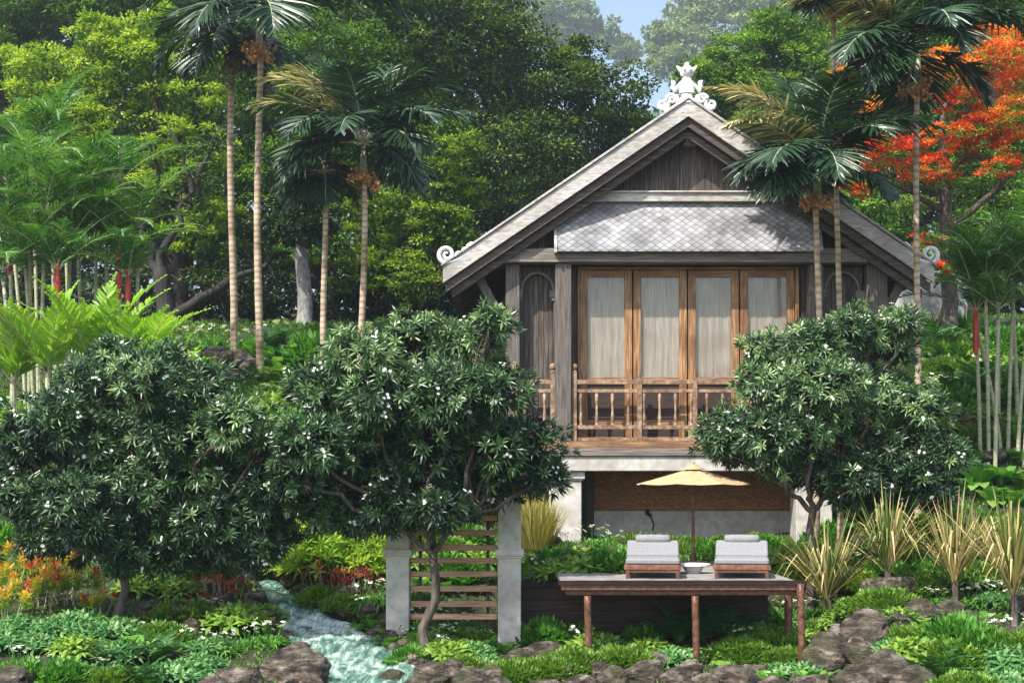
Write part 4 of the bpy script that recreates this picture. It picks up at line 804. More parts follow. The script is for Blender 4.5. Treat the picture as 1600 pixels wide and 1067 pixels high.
# ------------------------------------------------------------------ white flowered shrub trees
def rosettes(mb, P, N, nl, L, Wd, tint, tv=.12, spread=(15, 85), droop=.15, mi=0, fold=.12, prof=((0, .25), (.5, 1), (1, .05))):
    n = len(P); idx = np.repeat(np.arange(n), nl); T = perp(N); B = np.cross(N, T)
    a = np.tile(np.arange(nl)*2.399, n)+np.repeat(U(0, 6, n), nl); e = np.radians(np.tile(np.linspace(spread[0], spread[1], nl), n)+rng.normal(0, 6, n*nl))
    rad = T[idx]*np.cos(a)[:, None]+B[idx]*np.sin(a)[:, None]; D = nrm(N[idx]*np.cos(e)[:, None]+rad*np.sin(e)[:, None]); S = np.cross(D, N[idx]); S = nrm(S+1e-6)
    t = np.clip(np.repeat(rng.normal(tint, tv, n) if np.isscalar(tint) else tint, nl)+rng.normal(0, .1, n*nl), 0, 1)
    mb.ribbons(P[idx]+rad*.01, D, S, L*U(.75, 1.2, n*nl), Wd, droop, prof, mi, t, fold=fold)
def flowers(mb, P, N, r=.028, mi=0):
    n = len(P); idx = np.repeat(np.arange(n), 5); T = perp(N); B = np.cross(N, T); a = np.tile(np.arange(5)*1.2566, n)
    rad = T[idx]*np.cos(a)[:, None]+B[idx]*np.sin(a)[:, None]; D = nrm(rad+N[idx]*.35); mb.diamonds(P[idx], D, nrm(np.cross(D, N[idx])), r*1.3, r*1.15, mi, .7)
def shrub_tree(Y, blobs, base, brow, label, seed, fork_row, dens=112, L=.135):
    global rng
    keep = rng; rng = np.random.default_rng(seed+700); x = X(base, Y); zb = float(hz(x, Y)); root = empty('shrub_tree', (x, Y, zb), label, 'flowering tree', 'dark leafed flowering shrub trees in the front garden')
    br = MB(); fk = np.array(W(base+8, fork_row, Y)); limb(br, (x, Y, zb-.2), fk, .08, .06, .06)
    f2 = [limb(br, fk, fk+np.array(o), .045, .035, .1)[-1] for o in ((-.45, -.1, .42), (.4, .15, .45), (.0, .3, .5), (-.15, -.3, .45))]
    lv = MB(); fl = MB()
    for (a, b, R) in blobs:
        dy = U(-.55, .55)*1.0; c = np.array(W(a, b, Y+dy)); R = R*1.04*Y/F; n = int(dens*4*R*R*1.3); bt = .36+.3*smooth(780, 560, b)+U(-.12, .12)  # higher lobes tinted lighter: sunlit tops and shaded lower parts put into leaf colour
        d = ru(n); d[:, 2] += .18; d = nrm(d); lump = 1+.26*np.sin(d[:, 0]*5+a)*np.sin(d[:, 1]*4+b); P = c+d*(R*lump*np.where(rng.random(n) < .1, U(1.0, 1.22, n), U(.72, 1.03, n)))[:, None]*np.array([1.06, 1, .7])
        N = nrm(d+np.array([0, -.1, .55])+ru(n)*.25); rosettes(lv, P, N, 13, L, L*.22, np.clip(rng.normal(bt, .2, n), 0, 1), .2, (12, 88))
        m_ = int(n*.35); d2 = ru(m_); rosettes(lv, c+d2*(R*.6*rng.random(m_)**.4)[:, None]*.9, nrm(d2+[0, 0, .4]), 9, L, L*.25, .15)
        c2 = c-np.array([0, 0, R*.25]); s = min(f2, key=lambda q: np.linalg.norm(q-c)); q = limb(br, s, c2, .035, .02, .08)
        for _ in range(5): limb(br, q[-2], c+ru(1)[0]*R*.5, .014, .006, .1, 4)
        k = rng.random(n) < .075; Pk, Nk = P[k]+N[k]*.1, N[k]
        if len(Pk):
            off = ru(len(Pk)*3)*.045; flowers(fl, np.repeat(Pk, 3, 0)+off, np.repeat(Nk, 3, 0), .021)
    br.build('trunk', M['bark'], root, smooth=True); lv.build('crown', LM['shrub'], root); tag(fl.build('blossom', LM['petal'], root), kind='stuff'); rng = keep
shrub_tree(19.6, [(150, 610, 62), (225, 590, 52), (85, 660, 62), (55, 730, 55), (140, 700, 75), (240, 670, 72), (310, 610, 55), (370, 660, 50), (110, 780, 62), (60, 800, 40), (200, 770, 80), (300, 740, 80), (380, 740, 62), (400, 800, 55), (320, 820, 55), (240, 830, 50), (350, 850, 35), (290, 680, 60), (420, 700, 35), (140, 820, 50), (30, 770, 50), (90, 840, 34), (190, 845, 40), (280, 855, 36), (420, 760, 40), (430, 840, 36), (180, 560, 40), (270, 560, 34), (30, 690, 40), (190, 868, 34), (120, 855, 36), (250, 868, 36), (60, 845, 34), (320, 870, 30), (400, 858, 32)], 185, 1000, 'broad dark shrub tree with white flowers at the left edge', 1, 900)
shrub_tree(19.15, [(560, 560, 52), (650, 535, 55), (730, 540, 52), (510, 610, 55), (600, 620, 66), (700, 620, 72), (780, 610, 50), (490, 690, 58), (570, 700, 70), (670, 700, 74), (770, 690, 62), (830, 690, 45), (500, 760, 52), (590, 765, 58), (690, 755, 58), (780, 750, 52), (845, 740, 38), (460, 740, 36), (545, 800, 40), (770, 505, 30), (600, 800, 40), (660, 800, 38), (500, 800, 36), (730, 790, 36), (780, 700, 50), (480, 770, 40), (560, 810, 34), (630, 790, 46), (690, 795, 40), (850, 745, 28)], 668, 975, 'broad dark shrub tree with white flowers beside the left wall of the house', 2, 865)
shrub_tree(21.9, [(1260, 545, 52), (1330, 520, 46), (1390, 540, 42), (1200, 600, 52), (1290, 610, 66), (1380, 620, 62), (1150, 670, 52), (1220, 680, 60), (1310, 690, 66), (1410, 700, 60), (1440, 640, 40), (1470, 710, 40), (1145, 705, 32), (1215, 722, 36), (1350, 745, 44), (1440, 750, 40), (1190, 545, 28), (1410, 500, 28), (1130, 690, 34), (1330, 770, 36), (1390, 775, 40), (1460, 770, 34), (1280, 740, 40)], 1262, 850, 'dark shrub tree with white flowers in front of the right side of the house', 3, 800)

# ------------------------------------------------------------------ small plants: one of each kind, then copies
def keepmesh(mb, name, mats, smooth=False):
    o = mb.build(name, mats, None, smooth=smooth); me = o.data; bpy.data.objects.remove(o); return me
def arc_leaves(mb, n, L, Wd, el=(30, 85), droop=.5, tint=.5, tv=.2, prof=((0, .5), (.3, 1), (.65, .8), (1, .05)), r0=.03, kink=None, fold=.15, mi=0, z0=0):
    az = np.arange(n)*2.399+U(0, .6, n); e = np.radians(U(*el, n)); D = np.stack([np.cos(e)*np.cos(az), np.cos(e)*np.sin(az), np.sin(e)], 1)
    S = np.stack([-np.sin(az), np.cos(az), 0*az], 1); B = np.stack([np.cos(az)*r0, np.sin(az)*r0, 0*az+z0], 1)*np.array([1, 1, 1])
    mb.ribbons(B, D, S, L*U(.65, 1.1, n), Wd, droop, prof, mi, np.clip(rng.normal(tint, tv, n), 0, 1), kink=kink, fold=fold)
def proto_strap():
    a = MB()
    for cx, cy in ((0, 0), (.14, .08), (-.12, .1), (.05, -.14), (-.1, -.1)):
        b = MB(); arc_leaves(b, 26, .42, .026, (35, 88), .75, .5, .2); v = np.concatenate(b.v)+[cx, cy, 0]; a.add(v, np.concatenate(b.f), 0, np.concatenate(b.t))
    f = MB(); n = 9; P = np.stack([U(-.25, .25, n), U(-.25, .25, n), U(.22, .33, n)], 1); flowers(f, P, nrm(ru(n)*.4+[0, -.3, 1]), .03)
    for p in P: f.tube([(p[0]*.4, p[1]*.4, 0), tuple(p)], [.004, .003], 4, 1, tint=.3)
    return [('leaves', keepmesh(a, 'leaves', [LM['bright']])), ('blossom', keepmesh(f, 'blossom', [LM['petal'], LM['bright']]))]
def dome(n, R, H, leaf, tint, lw=.55, up=.4, tv=.16):
    mb = MB(); d = ru(n); d[:, 2] = np.abs(d[:, 2]); lump = 1+.13*np.sin(d[:, 0]*7+1)*np.sin(d[:, 1]*6); P = d*(U(.75, 1.0, n)*lump)[:, None]*np.array([R, R, H])
    D = nrm(d+ru(n)*.6+[0, 0, up]); mb.diamonds(P, D, nrm(perp(D, np.array([0, 0, 1.]))+ru(n)*.4), leaf*U(.7, 1.3, n), leaf*lw, 0, np.clip(rng.normal(tint, tv, n)+.1*np.sin(d[:, 0]*9)*np.sin(d[:, 1]*8), 0, 1)); return mb
def proto_mound(): return [('leaves', keepmesh(dome(1900, .42, .25, .062, .5, .75, .15, .24), 'leaves', [LM['moss']]))]
def proto_darkmound(): return [('leaves', keepmesh(dome(1150, .42, .32, .11, .45, .5, .1, .22), 'leaves', [LM['bright']]))]
def proto_limebush():
    mb = MB(); n = 240; d = ru(n); d[:, 2] = np.abs(d[:, 2]); P = d*U(.5, 1, n)[:, None]*[.46, .46, .5]; rosettes(mb, P, nrm(d+[0, 0, .7]), 10, .13, .026, .5, .2, (10, 75)); 
    for k in range(12): mb.tube([(0, 0, -.05), tuple(P[k]*.9)], [.012, .005], 5, 1)
    return [('leaves', keepmesh(mb, 'leaves', [LM['limebush'], M['stem']]))]
def proto_rosette(mat='silver', n=42, L=.17, w=.055, R=.42, H=.16, tint=.5, nl=11):
    mb = MB(); a = np.arange(n)*2.399; r = R*np.sqrt(np.arange(n)/n); P = np.stack([r*np.cos(a), r*np.sin(a), H*(1-(r/R)**2)+.05+U(0, .05, n)], 1); rosettes(mb, P, nrm(np.stack([P[:, 0]*.8, P[:, 1]*.8, np.full(n, .5)], 1)), nl, L, w, tint, .14, (25, 95), .3)
    return [('leaves', keepmesh(mb, 'leaves', [LM[mat]]))]
def proto_fern():
    mb = MB()
    for k in range(15): frond(mb, (0, 0, .03), k*2.399, math.radians(U(35, 72)), .62*U(.8, 1.1), U(1.0, 1.5), 20, .13, .028, .15, U(.3, .7), .1, vlift=.1, rach=(.006, .002), t0=.1, rmi=0)
    return [('fronds', keepmesh(mb, 'fronds', [LM['fernm']]))]
def proto_broad():
    mb = MB(); arc_leaves(mb, 20, .5, .15, (25, 82), .5, .55, .2, ((0, .12), (.2, .5), (.5, 1), (.8, .7), (1, .04)), .04, fold=.1)
    return [('leaves', keepmesh(mb, 'leaves', [LM['bright']]))]
def proto_croton():
    mb = MB()
    for k in range(9):
        a = k*2.4; r = .08*math.sqrt(k); h = U(.25, .55); mb.tube([(r*math.cos(a), r*math.sin(a), -.05), (2*r*math.cos(a), 2*r*math.sin(a), h)], [.01, .006], 5, 1)
        P = np.array([[2*r*math.cos(a), 2*r*math.sin(a), h*q] for q in (.55, .8, 1)]); rosettes(mb, P, nrm(np.array([[.1, 0, 1.]]*3)+ru(3)*.15), 12, .17, .038, np.array([1, .75, U(.0, .62)]), .12, (10, 70), .2)
    return [('leaves', keepmesh(mb, 'leaves', [LM['croton'], M['stem']]))]
def proto_red():
    mb = MB()
    for k in range(12):
        a = k*2.4; r = .07*math.sqrt(k); P = np.array([[r*math.cos(a)*1.6, r*math.sin(a)*1.6, U(.12, .42)]]); mb.tube([(r*math.cos(a), r*math.sin(a), -.05), tuple(P[0])], [.008, .006], 5, 1); rosettes(mb, P, nrm(np.array([[0, 0, 1.]])+ru(1)*.2), 11, .13, .035, .5, .2, (10, 85), .2)
    return [('leaves', keepmesh(mb, 'leaves', [LM['maroon'], M['stem']]))]
def proto_drygrass():
    mb = MB(); arc_leaves(mb, 260, 1.15, .016, (62, 90), .25, .55, .2, r0=.1, fold=0); return [('blades', keepmesh(mb, 'blades', [LM['drygrass']]))]
def proto_grass():
    mb = MB(); arc_leaves(mb, 150, .42, .012, (50, 90), .4, .4, .2, r0=.14, fold=0); return [('blades', keepmesh(mb, 'blades', [LM['moss']]))]
def proto_spotted():
    a = proto_rosette('moss', 26, .2, .075, .34, .18, .75, 9); return a
PROTO = {}
KINDS_ = {  # kind: (name, maker, description, category, group)
 'strap': ('lily_clump', proto_strap, 'white flowered strap leaved lily clump', 'lily clump', 'white flowered lily clumps'),
 'mound': ('leafy_mound', proto_mound, 'light green tiny leaved mound', 'ground cover plant', 'low mounds of tiny leaves'),
 'darkmound': ('leafy_shrub', proto_darkmound, 'low rounded deep green shrub', 'shrub', 'low rounded green shrubs'),
 'limebush': ('lime_bush', proto_limebush, 'yellow lime fine leaved bush', 'bush', 'yellow lime bushes'),
 'rosette': ('silver_leaf_plant', proto_rosette, 'silvery plant with star shaped whorls', 'plant', 'silvery leaved plants'),
 'fern': ('fern', proto_fern, 'arching green fern', 'fern', 'ferns between the rocks'),
 'broad': ('broad_leaf_plant', proto_broad, 'broad leaved bright green plant', 'plant', 'broad leaved plants'),
 'croton': ('croton', proto_croton, 'red and yellow leaved croton', 'shrub', 'red and yellow crotons'),
 'red': ('red_leaf_plant', proto_red, 'dark red leaved plant', 'plant', 'dark red leaved plants'),
 'drygrass': ('tall_grass_clump', proto_drygrass, 'upright golden grass clump', 'ornamental grass', 'golden grass clumps'),
 'grass': ('grass_tuft', proto_grass, 'fine green grass tuft', 'grass tuft', 'green grass tufts'),
 'lime': ('pale_leaf_plant', proto_spotted, 'pale yellow green leafy plant', 'plant', 'pale yellow green plants'),
}
LAND = [('leftmost shrub tree trunk', 185, 960), ('left edge crotons', 60, 900), ('stream head', 430, 915), ('foaming stream bend', 520, 990), ('largest streamside boulder', 440, 1045), ('left gate pillar', 620, 930), ('right gate pillar', 796, 940), ('slat screen foot', 710, 975),
        ('golden grass clumps', 838, 820), ('left house pillar', 882, 800), ('left lounger', 1018, 870), ('right lounger', 1158, 870), ('left deck post', 919, 1010), ('middle deck post', 1087, 1010), ('right deck post', 1254, 1000), ('dark retaining wall', 1000, 945),
        ('right house pillar', 1268, 800), ('leftmost gold spiky plant', 1290, 900), ('second gold spiky plant', 1388, 850), ('third gold spiky plant', 1492, 880), ('rightmost gold spiky plant', 1580, 890), ('right edge palm canes', 1570, 640), ('stained plaster wall', 1440, 480), ('right shrub tree crown', 1420, 640),
        ('tall left palm trunks', 390, 560), ('grey tree trunk', 474, 500), ('lime young palms', 160, 560), ('left edge feathery palms', 60, 480), ('tall palms rock heap', 350, 565), ('left house wall', 780, 560), ('bottom left corner', 30, 1050), ('bottom right corner', 1570, 1050), ('round white table', 1083, 905)]
REG = []
def register(o, desc, px0, row):
    best = min(LAND, key=lambda l: (l[1]-px0)**2+((l[2]-row)*1.3)**2); dx, dy = px0-best[1], row-best[2]
    if abs(dx) < 22 and abs(dy) < 25: rel = 'at the'
    elif abs(dx) > abs(dy)*1.2: rel = 'left of the' if dx < 0 else 'right of the'
    else: rel = 'below the' if dy > 0 else 'above the'
    REG.append((o, desc, rel+' '+best[0], px0, row))
def finish_labels():
    from collections import defaultdict
    d = defaultdict(list)
    for r in REG: d[(r[1], r[2])].append(r)
    word = ['leftmost', 'second from left', 'third from left', 'fourth from left', 'fifth from left', 'sixth from left', 'seventh from left', 'eighth from left', 'ninth from left', 'tenth from left']
    for (desc, rel), L in d.items():
        L.sort(key=lambda r: r[3])
        for i, r in enumerate(L):
            if len(L) == 1: r[0]['label'] = desc+' '+rel
            elif len(L) == 2: r[0]['label'] = desc+' '+rel+(', left one' if i == 0 else ', right one')
            else: r[0]['label'] = desc+' '+rel+', '+('rightmost' if i == len(L)-1 else word[min(i, 9)])
mix2 = random.Random(5)
def plant(kind, px0, row, s=1.0, sz=None, Y=None):
    if kind == 'rosette' and mix2.random() < .42: kind = mix2.choice(['lime', 'broad', 'mound', 'fern', 'darkmound'])
    name, mk, desc, cat, grp = KINDS_[kind]
    if kind not in PROTO: PROTO[kind] = mk()
    p = hit(px0, row) if Y is None else Vector((X(px0, Y), Y, float(hz(X(px0, Y), Y))))
    dd = np.hypot(SPi[:, 0]-p.x, SPi[:, 1]-p.y); k = int(dd.argmin())
    if p.y < 23 and dd[k] < SPi[k, 3]*.5: return
    if kind == 'rosette': s *= .8
    sc = s*U(.8, 1.15); o = bpy.data.objects.new(name, None); COL.objects.link(o); o.empty_display_size = .1
    o.location = p-Vector((0, 0, .03)); o.rotation_euler = (0, 0, U(0, 6.28)); o.scale = (sc, sc, (sz or sc))
    tag(o, None, cat, grp)
    for nm, me in PROTO[kind]:
        c = bpy.data.objects.new(nm, me); COL.objects.link(c); c.parent = o
        if nm == 'blossom': c['kind'] = 'stuff'
    register(o, desc, px0, row); return o
PL_ = [  # kind, px, base row, scale
 # left foreground
 ('croton', 12, 935, 1.15), ('croton', 60, 950, 1.1), ('croton', 105, 945, 1.0), ('croton', 150, 960, .8), ('croton', 30, 905, 1.1), ('croton', 85, 915, .9), ('croton', 8, 970, .8),
 ('rosette', 30, 985, 1.2), ('rosette', 85, 990, 1.2), ('rosette', 140, 995, 1.15), ('rosette', 10, 1010, 1.1), ('rosette', 60, 1015, 1.1), ('rosette', 200, 1030, 1.1), ('rosette', 250, 1040, 1.0), ('rosette', 310, 1045, 1.1), ('rosette', 120, 1025, 1.0), ('rosette', 280, 1065, 1.1), ('rosette', 220, 1075, 1.0), ('rosette', 345, 1070, .9),
 ('strap', 25, 1045, 1.0), ('strap', 80, 1050, .8), ('strap', 220, 995, .9), ('strap', 260, 1000, .9), ('strap', 300, 1010, 1.0), ('strap', 345, 1020, 1.0), ('strap', 385, 1010, .9), ('strap', 430, 1005, .9), ('strap', 165, 1050, .8), ('strap', 455, 965, .8), ('strap', 365, 990, .8),
 ('broad', 110, 880, 1.0), ('broad', 60, 880, 1.0), ('broad', 160, 895, 1.0), ('broad', 215, 905, 1.0), ('broad', 250, 890, .9), ('lime', 215, 930, 1.2), ('lime', 370, 985, 1.3), ('lime', 280, 930, 1.0), ('lime', 410, 975, .9), ('fern', 300, 905, 1.0), ('fern', 345, 900, 1.0), ('fern', 390, 885, 1.1), ('fern', 260, 915, .8),
 ('red', 335, 930, 1.1), ('red', 360, 935, 1.0), ('red', 325, 955, .8), ('darkmound', 285, 875, 1.0), ('darkmound', 410, 880, 1.0), ('darkmound', 320, 880, 1.0), ('darkmound', 100, 1070, 1.0), ('darkmound', 40, 1075, .9), ('mound', 170, 1070, 1.0), ('darkmound', 10, 860, 1.1), ('darkmound', 200, 870, 1.0),
 # left, further back
 ('broad', 20, 640, 1.4), ('broad', 45, 660, 1.3), ('broad', 5, 665, 1.3), ('darkmound', 30, 690, 1.5), ('broad', 435, 590, 1.5), ('broad', 455, 575, 1.4), ('broad', 425, 560, 1.3), ('strap', 430, 640, 1.6), ('strap', 410, 655, 1.5), ('strap', 445, 650, 1.4), ('mound', 365, 612, 1.3), ('mound', 335, 615, 1.2), ('mound', 395, 618, 1.2), ('darkmound', 415, 680, 1.4), ('lime', 440, 690, 1.5), ('darkmound', 445, 730, 1.2), ('lime', 415, 720, 1.3),
 ('strap', 300, 545, 1.7), ('strap', 330, 540, 1.7), ('strap', 385, 545, 1.7), ('strap', 430, 535, 1.7), ('strap', 540, 530, 1.7), ('strap', 520, 545, 1.7), ('broad', 555, 545, 1.4), ('darkmound', 520, 560, 1.3), ('strap', 280, 560, 1.7), ('mound', 400, 640, 1.5), ('darkmound', 380, 640, 1.5), ('mound', 320, 640, 1.4), ('lime', 420, 625, 1.2),
 # between the stream and the house
 ('limebush', 500, 888, 1.5), ('limebush', 545, 885, 1.4), ('limebush', 575, 895, 1.1), ('limebush', 470, 890, 1.1), ('limebush', 525, 872, 1.3), ('red', 520, 922, 1.1), ('red', 545, 925, 1.0), ('red', 575, 915, .9), ('red', 495, 915, .8), ('mound', 505, 940, 1.0), ('mound', 540, 950, 1.1), ('strap', 590, 945, 1.2), ('strap', 612, 935, 1.0), ('strap', 570, 955, .9), ('broad', 560, 990, .8), ('broad', 590, 985, .9), ('broad', 575, 970, .8),
 ('strap', 650, 975, 1.0), ('strap', 680, 985, 1.15), ('strap', 715, 990, 1.1), ('strap', 745, 985, .9), ('strap', 700, 1005, .9), ('strap', 640, 1000, .8), ('strap', 750, 1005, .8), ('darkmound', 660, 960, .8), ('broad', 690, 925, 1.0), ('broad', 720, 920, 1.0), ('broad', 750, 925, .9), ('broad', 660, 915, .9), ('darkmound', 740, 900, .9), ('darkmound', 700, 895, .9), ('lime', 660, 890, 1.0), ('lime', 720, 870, 1.0), ('lime', 760, 885, 1.0), ('mound', 690, 860, 1.1), ('darkmound', 730, 850, 1.0), ('mound', 650, 850, 1.0),
 ('rosette', 700, 1030, .9), ('rosette', 735, 1025, .9), ('rosette', 670, 1020, .8), ('broad', 760, 1015, .8), ('rosette', 790, 1020, .8), ('mound', 720, 1045, .9), ('rosette', 760, 1040, .8), ('fern', 640, 1020, .7), ('rosette', 640, 1025, .7),
 # under and before the deck
 ('mound', 830, 1055, 1.1), ('mound', 865, 1060, 1.1), ('mound', 895, 1045, 1.0), ('mound', 940, 1035, 1.1), ('mound', 975, 1045, 1.0), ('mound', 800, 1065, 1.0), ('darkmound', 850, 1005, .9), ('darkmound', 905, 1000, .9), ('darkmound', 955, 990, 1.1), ('darkmound', 985, 985, 1.0), ('grass', 830, 995, 1.0), ('grass', 870, 990, 1.0), ('grass', 800, 1000, 1.0), ('grass', 820, 985, .9),
 ('rosette', 1010, 1030, .9), ('rosette', 1000, 1010, .8), ('rosette', 1055, 1035, .9), ('rosette', 1120, 1030, .8), ('fern', 1060, 1000, 1.5), ('fern', 1100, 1005, 1.5), ('fern', 1135, 1000, 1.3), ('fern', 1030, 1000, 1.2), ('fern', 1085, 985, 1.3), ('mound', 1160, 1030, 1.2), ('mound', 1200, 1025, 1.2), ('mound', 1180, 1005, 1.0), ('mound', 1225, 1035, .9), ('rosette', 1190, 975, 1.1), ('rosette', 1225, 985, 1.1), ('rosette', 1240, 1000, .9), ('strap', 1170, 965, 1.0), ('strap', 1205, 960, 1.0), ('strap', 1240, 965, .9), ('strap', 1275, 960, .8),
 ('rosette', 1200, 1070, .9), ('rosette', 1245, 1065, 1.0), ('rosette', 1215, 1060, .8),
 # planting beside the terrace and beneath the house
 ('lime', 840, 900, 1.1), ('lime', 870, 902, 1.1), ('lime', 905, 903, 1.2), ('lime', 930, 900, 1.0), ('lime', 955, 895, 1.0), ('lime', 872, 888, .9), ('lime', 905, 882, 1.0), ('rosette', 825, 895, .9), ('broad', 975, 890, .9), ('grass', 870, 865, .8), ('grass', 900, 860, .8), ('strap', 880, 860, 1.2), ('strap', 930, 855, 1.2), ('grass', 950, 850, .85), ('grass', 990, 848, .85), ('grass', 1030, 848, .85), ('strap', 960, 862, 1.1), ('grass', 1060, 862, .95), ('grass', 1075, 868, .85), ('grass', 1100, 862, .8), ('darkmound', 1105, 868, .7), ('mound', 1130, 855, .8), ('mound', 1175, 850, .8), ('darkmound', 1200, 858, .7), ('grass', 1220, 850, .8), ('mound', 1080, 850, .7), ('lime', 1215, 890, 1.1), ('lime', 1235, 885, 1.2), ('mound', 1240, 905, 1.0), ('lime', 1225, 900, .8), ('darkmound', 1290, 850, 1.0), ('lime', 1310, 830, 1.2),
 ('drygrass', 828, 862, 1.15), ('drygrass', 850, 858, 1.1), ('drygrass', 838, 868, 1.0), ('drygrass', 842, 852, 1.15),
 # right side
 ('broad', 1500, 770, 1.5), ('broad', 1530, 760, 1.6), ('broad', 1565, 755, 1.7), ('broad', 1595, 760, 1.6), ('broad', 1550, 785, 1.5), ('broad', 1585, 790, 1.4), ('rosette', 1510, 740, 1.5), ('rosette', 1475, 770, 1.3), ('broad', 1520, 725, 1.4), ('darkmound', 1480, 720, 1.3), ('broad', 1590, 720, 1.3),
 ('rosette', 1490, 560, 1.9), ('rosette', 1460, 555, 1.8), ('broad', 1500, 600, 1.5), ('broad', 1530, 605, 1.4), ('mound', 1470, 590, 1.6), ('darkmound', 1500, 640, 1.4), ('lime', 1520, 660, 1.2), ('grass', 1440, 530, 2.6), ('grass', 1470, 525, 2.8), ('grass', 1510, 520, 2.6), ('grass', 1410, 520, 2.4), ('broad', 1510, 545, 1.4), ('lime', 1560, 560, 1.5), ('darkmound', 1590, 600, 1.5), ('lime', 1470, 680, 1.2), ('lime', 1450, 620, 1.3), ('mound', 1530, 690, 1.2),
 ('limebush', 1340, 815, 1.0), ('limebush', 1370, 800, 1.0), ('darkmound', 1400, 800, 1.2), ('darkmound', 1450, 790, 1.3), ('mound', 1330, 850, 1.1), ('rosette', 1430, 880, 1.1), ('rosette', 1450, 900, 1.0), ('mound', 1440, 925, 1.1), ('strap', 1455, 945, 1.0), ('strap', 1520, 945, 1.1), ('strap', 1550, 940, 1.1), ('mound', 1530, 910, 1.1), ('rosette', 1560, 890, 1.0), ('strap', 1480, 940, .8), ('mound', 1350, 960, 1.0), ('mound', 1385, 955, 1.1), ('mound', 1320, 960, .9), ('strap', 1300, 955, .9), ('mound', 1470, 910, 1.0), ('lime', 1510, 920, 1.0),
 ('broad', 1430, 985, .9), ('broad', 1455, 990, .8), ('darkmound', 1500, 1015, 1.1), ('darkmound', 1520, 1030, 1.1), ('rosette', 1400, 1020, 1.0), ('rosette', 1440, 1030, 1.1), ('rosette', 1480, 1045, 1.2), ('rosette', 1530, 1055, 1.2), ('rosette', 1580, 1045, 1.2), ('mound', 1560, 1020, 1.1), ('mound', 1595, 1020, 1.0), ('rosette', 1460, 1070, 1.1), ('rosette', 1590, 1070, 1.1), ('mound', 1420, 1005, .9), ('strap', 1600, 985, .9), ('rosette', 1510, 1085, 1.1), ('rosette', 1560, 1085, 1.1), ('strap', 1590, 950, 1.0),
 ('rosette', 1275, 990, .8), ('mound', 1270, 1010, .8), ('rosette', 1290, 1015, .6), ('limebush', 1350, 920, .7), ('rosette', 1340, 895, .9), ('mound', 1380, 890, 1.0), ('darkmound', 1310, 885, 1.0), ('lime', 1290, 870, 1.1), ('lime', 1410, 850, 1.1), ('mound', 1440, 840, 1.2), ('rosette', 1470, 860, 1.1), ('darkmound', 1540, 840, 1.2), ('darkmound', 1500, 830, 1.2), ('mound', 1590, 830, 1.2),
]
for a in PL_: plant(*a)
mix = random.Random(11)
for i in range(110):      # mixed infill so that no bed is one kind only
    a, b = mix.choice([(mix.uniform(0, 460), mix.uniform(955, 1075)), (mix.uniform(600, 800), mix.uniform(985, 1060)), (mix.uniform(810, 1260), mix.uniform(985, 1065)), (mix.uniform(1270, 1600), mix.uniform(940, 1075)), (mix.uniform(1300, 1600), mix.uniform(820, 930)), (mix.uniform(820, 960), mix.uniform(896, 902))])
    if (1280 < a < 1420 and b > 985) or (640 < a < 1220 and b > 1045) or (340 < a < 480 and b > 1030): continue
    plant(mix.choice(['strap', 'lime', 'fern', 'broad', 'darkmound', 'mound', 'rosette', 'strap', 'broad', 'grass']), a, b, mix.uniform(.7, 1.25))
for i in range(70):
    a, b = mix.choice([(mix.uniform(395, 470), mix.uniform(545, 750)), (mix.uniform(410, 560), mix.uniform(535, 600)), (mix.uniform(1440, 1600), mix.uniform(520, 730)), (mix.uniform(1440, 1600), mix.uniform(520, 640)), (mix.uniform(0, 60), mix.uniform(600, 700))])
    plant(mix.choice(['broad', 'darkmound', 'lime', 'strap', 'fern', 'rosette', 'broad']), a, b, mix.uniform(1.3, 2.0))

# gold striped plants on short stems
def gold_plant(px0, row, s, label, seed):
    global rng
    keep = rng; rng = np.random.default_rng(seed+900); p = hit(px0, row); root = empty('gold_striped_plant', p, label, 'spiky plant', 'gold striped spiky plants on short stems')
    h = .42*s; mb = MB(); mb.tube([(p.x, p.y, p.z-.1), (p.x+.02, p.y, p.z+h*.5), (p.x, p.y, p.z+h)], [.045*s, .035*s, .045*s], 8); mb.build('stem', M['bark'], root, smooth=True)
    mb = MB(); n = 150; az = np.arange(n)*2.399; e = np.radians(U(42, 88, n)); D = np.stack([np.cos(e)*np.cos(az), np.cos(e)*np.sin(az), np.sin(e)], 1); S = np.stack([-np.sin(az), np.cos(az), 0*az], 1)
    B = np.array([p.x, p.y, p.z+h])+np.stack([np.cos(az)*.03, np.sin(az)*.03, U(-.12, .12, n)], 1)
    k = np.where(rng.random(n) < .45, U(.6, .85, n), 1.0); L = U(.5, 1.0, n)*s*1.22
    t = np.clip(rng.choice([.12, .5, .7, .95], n, p=[.42, .2, .28, .1])+rng.normal(0, .08, n), 0, 1)
    mb.ribbons(B, D, S, L, .027*s, U(.02, .25, n), ((0, .7), (.3, 1), (.6, .85), (.8, .55), (1, .05)), 0, t, kink=k, fold=.25); mb.build('leaves', LM['gold'], root); rng = keep
gold_plant(1293, 985, 1.25, 'gold striped spiky plant nearest the right deck post', 1)
gold_plant(1386, 935, 1.2, 'gold striped spiky plant behind the rocks, second from the left', 2)
gold_plant(1491, 955, 1.2, 'gold striped spiky plant behind the long boulder row, third from the left', 3)
gold_plant(1583, 985, 1.35, 'large gold striped spiky plant at the right edge', 4)
gold_plant(1520, 900, .9, 'small gold striped spiky plant furthest back, between the two right ones', 5)

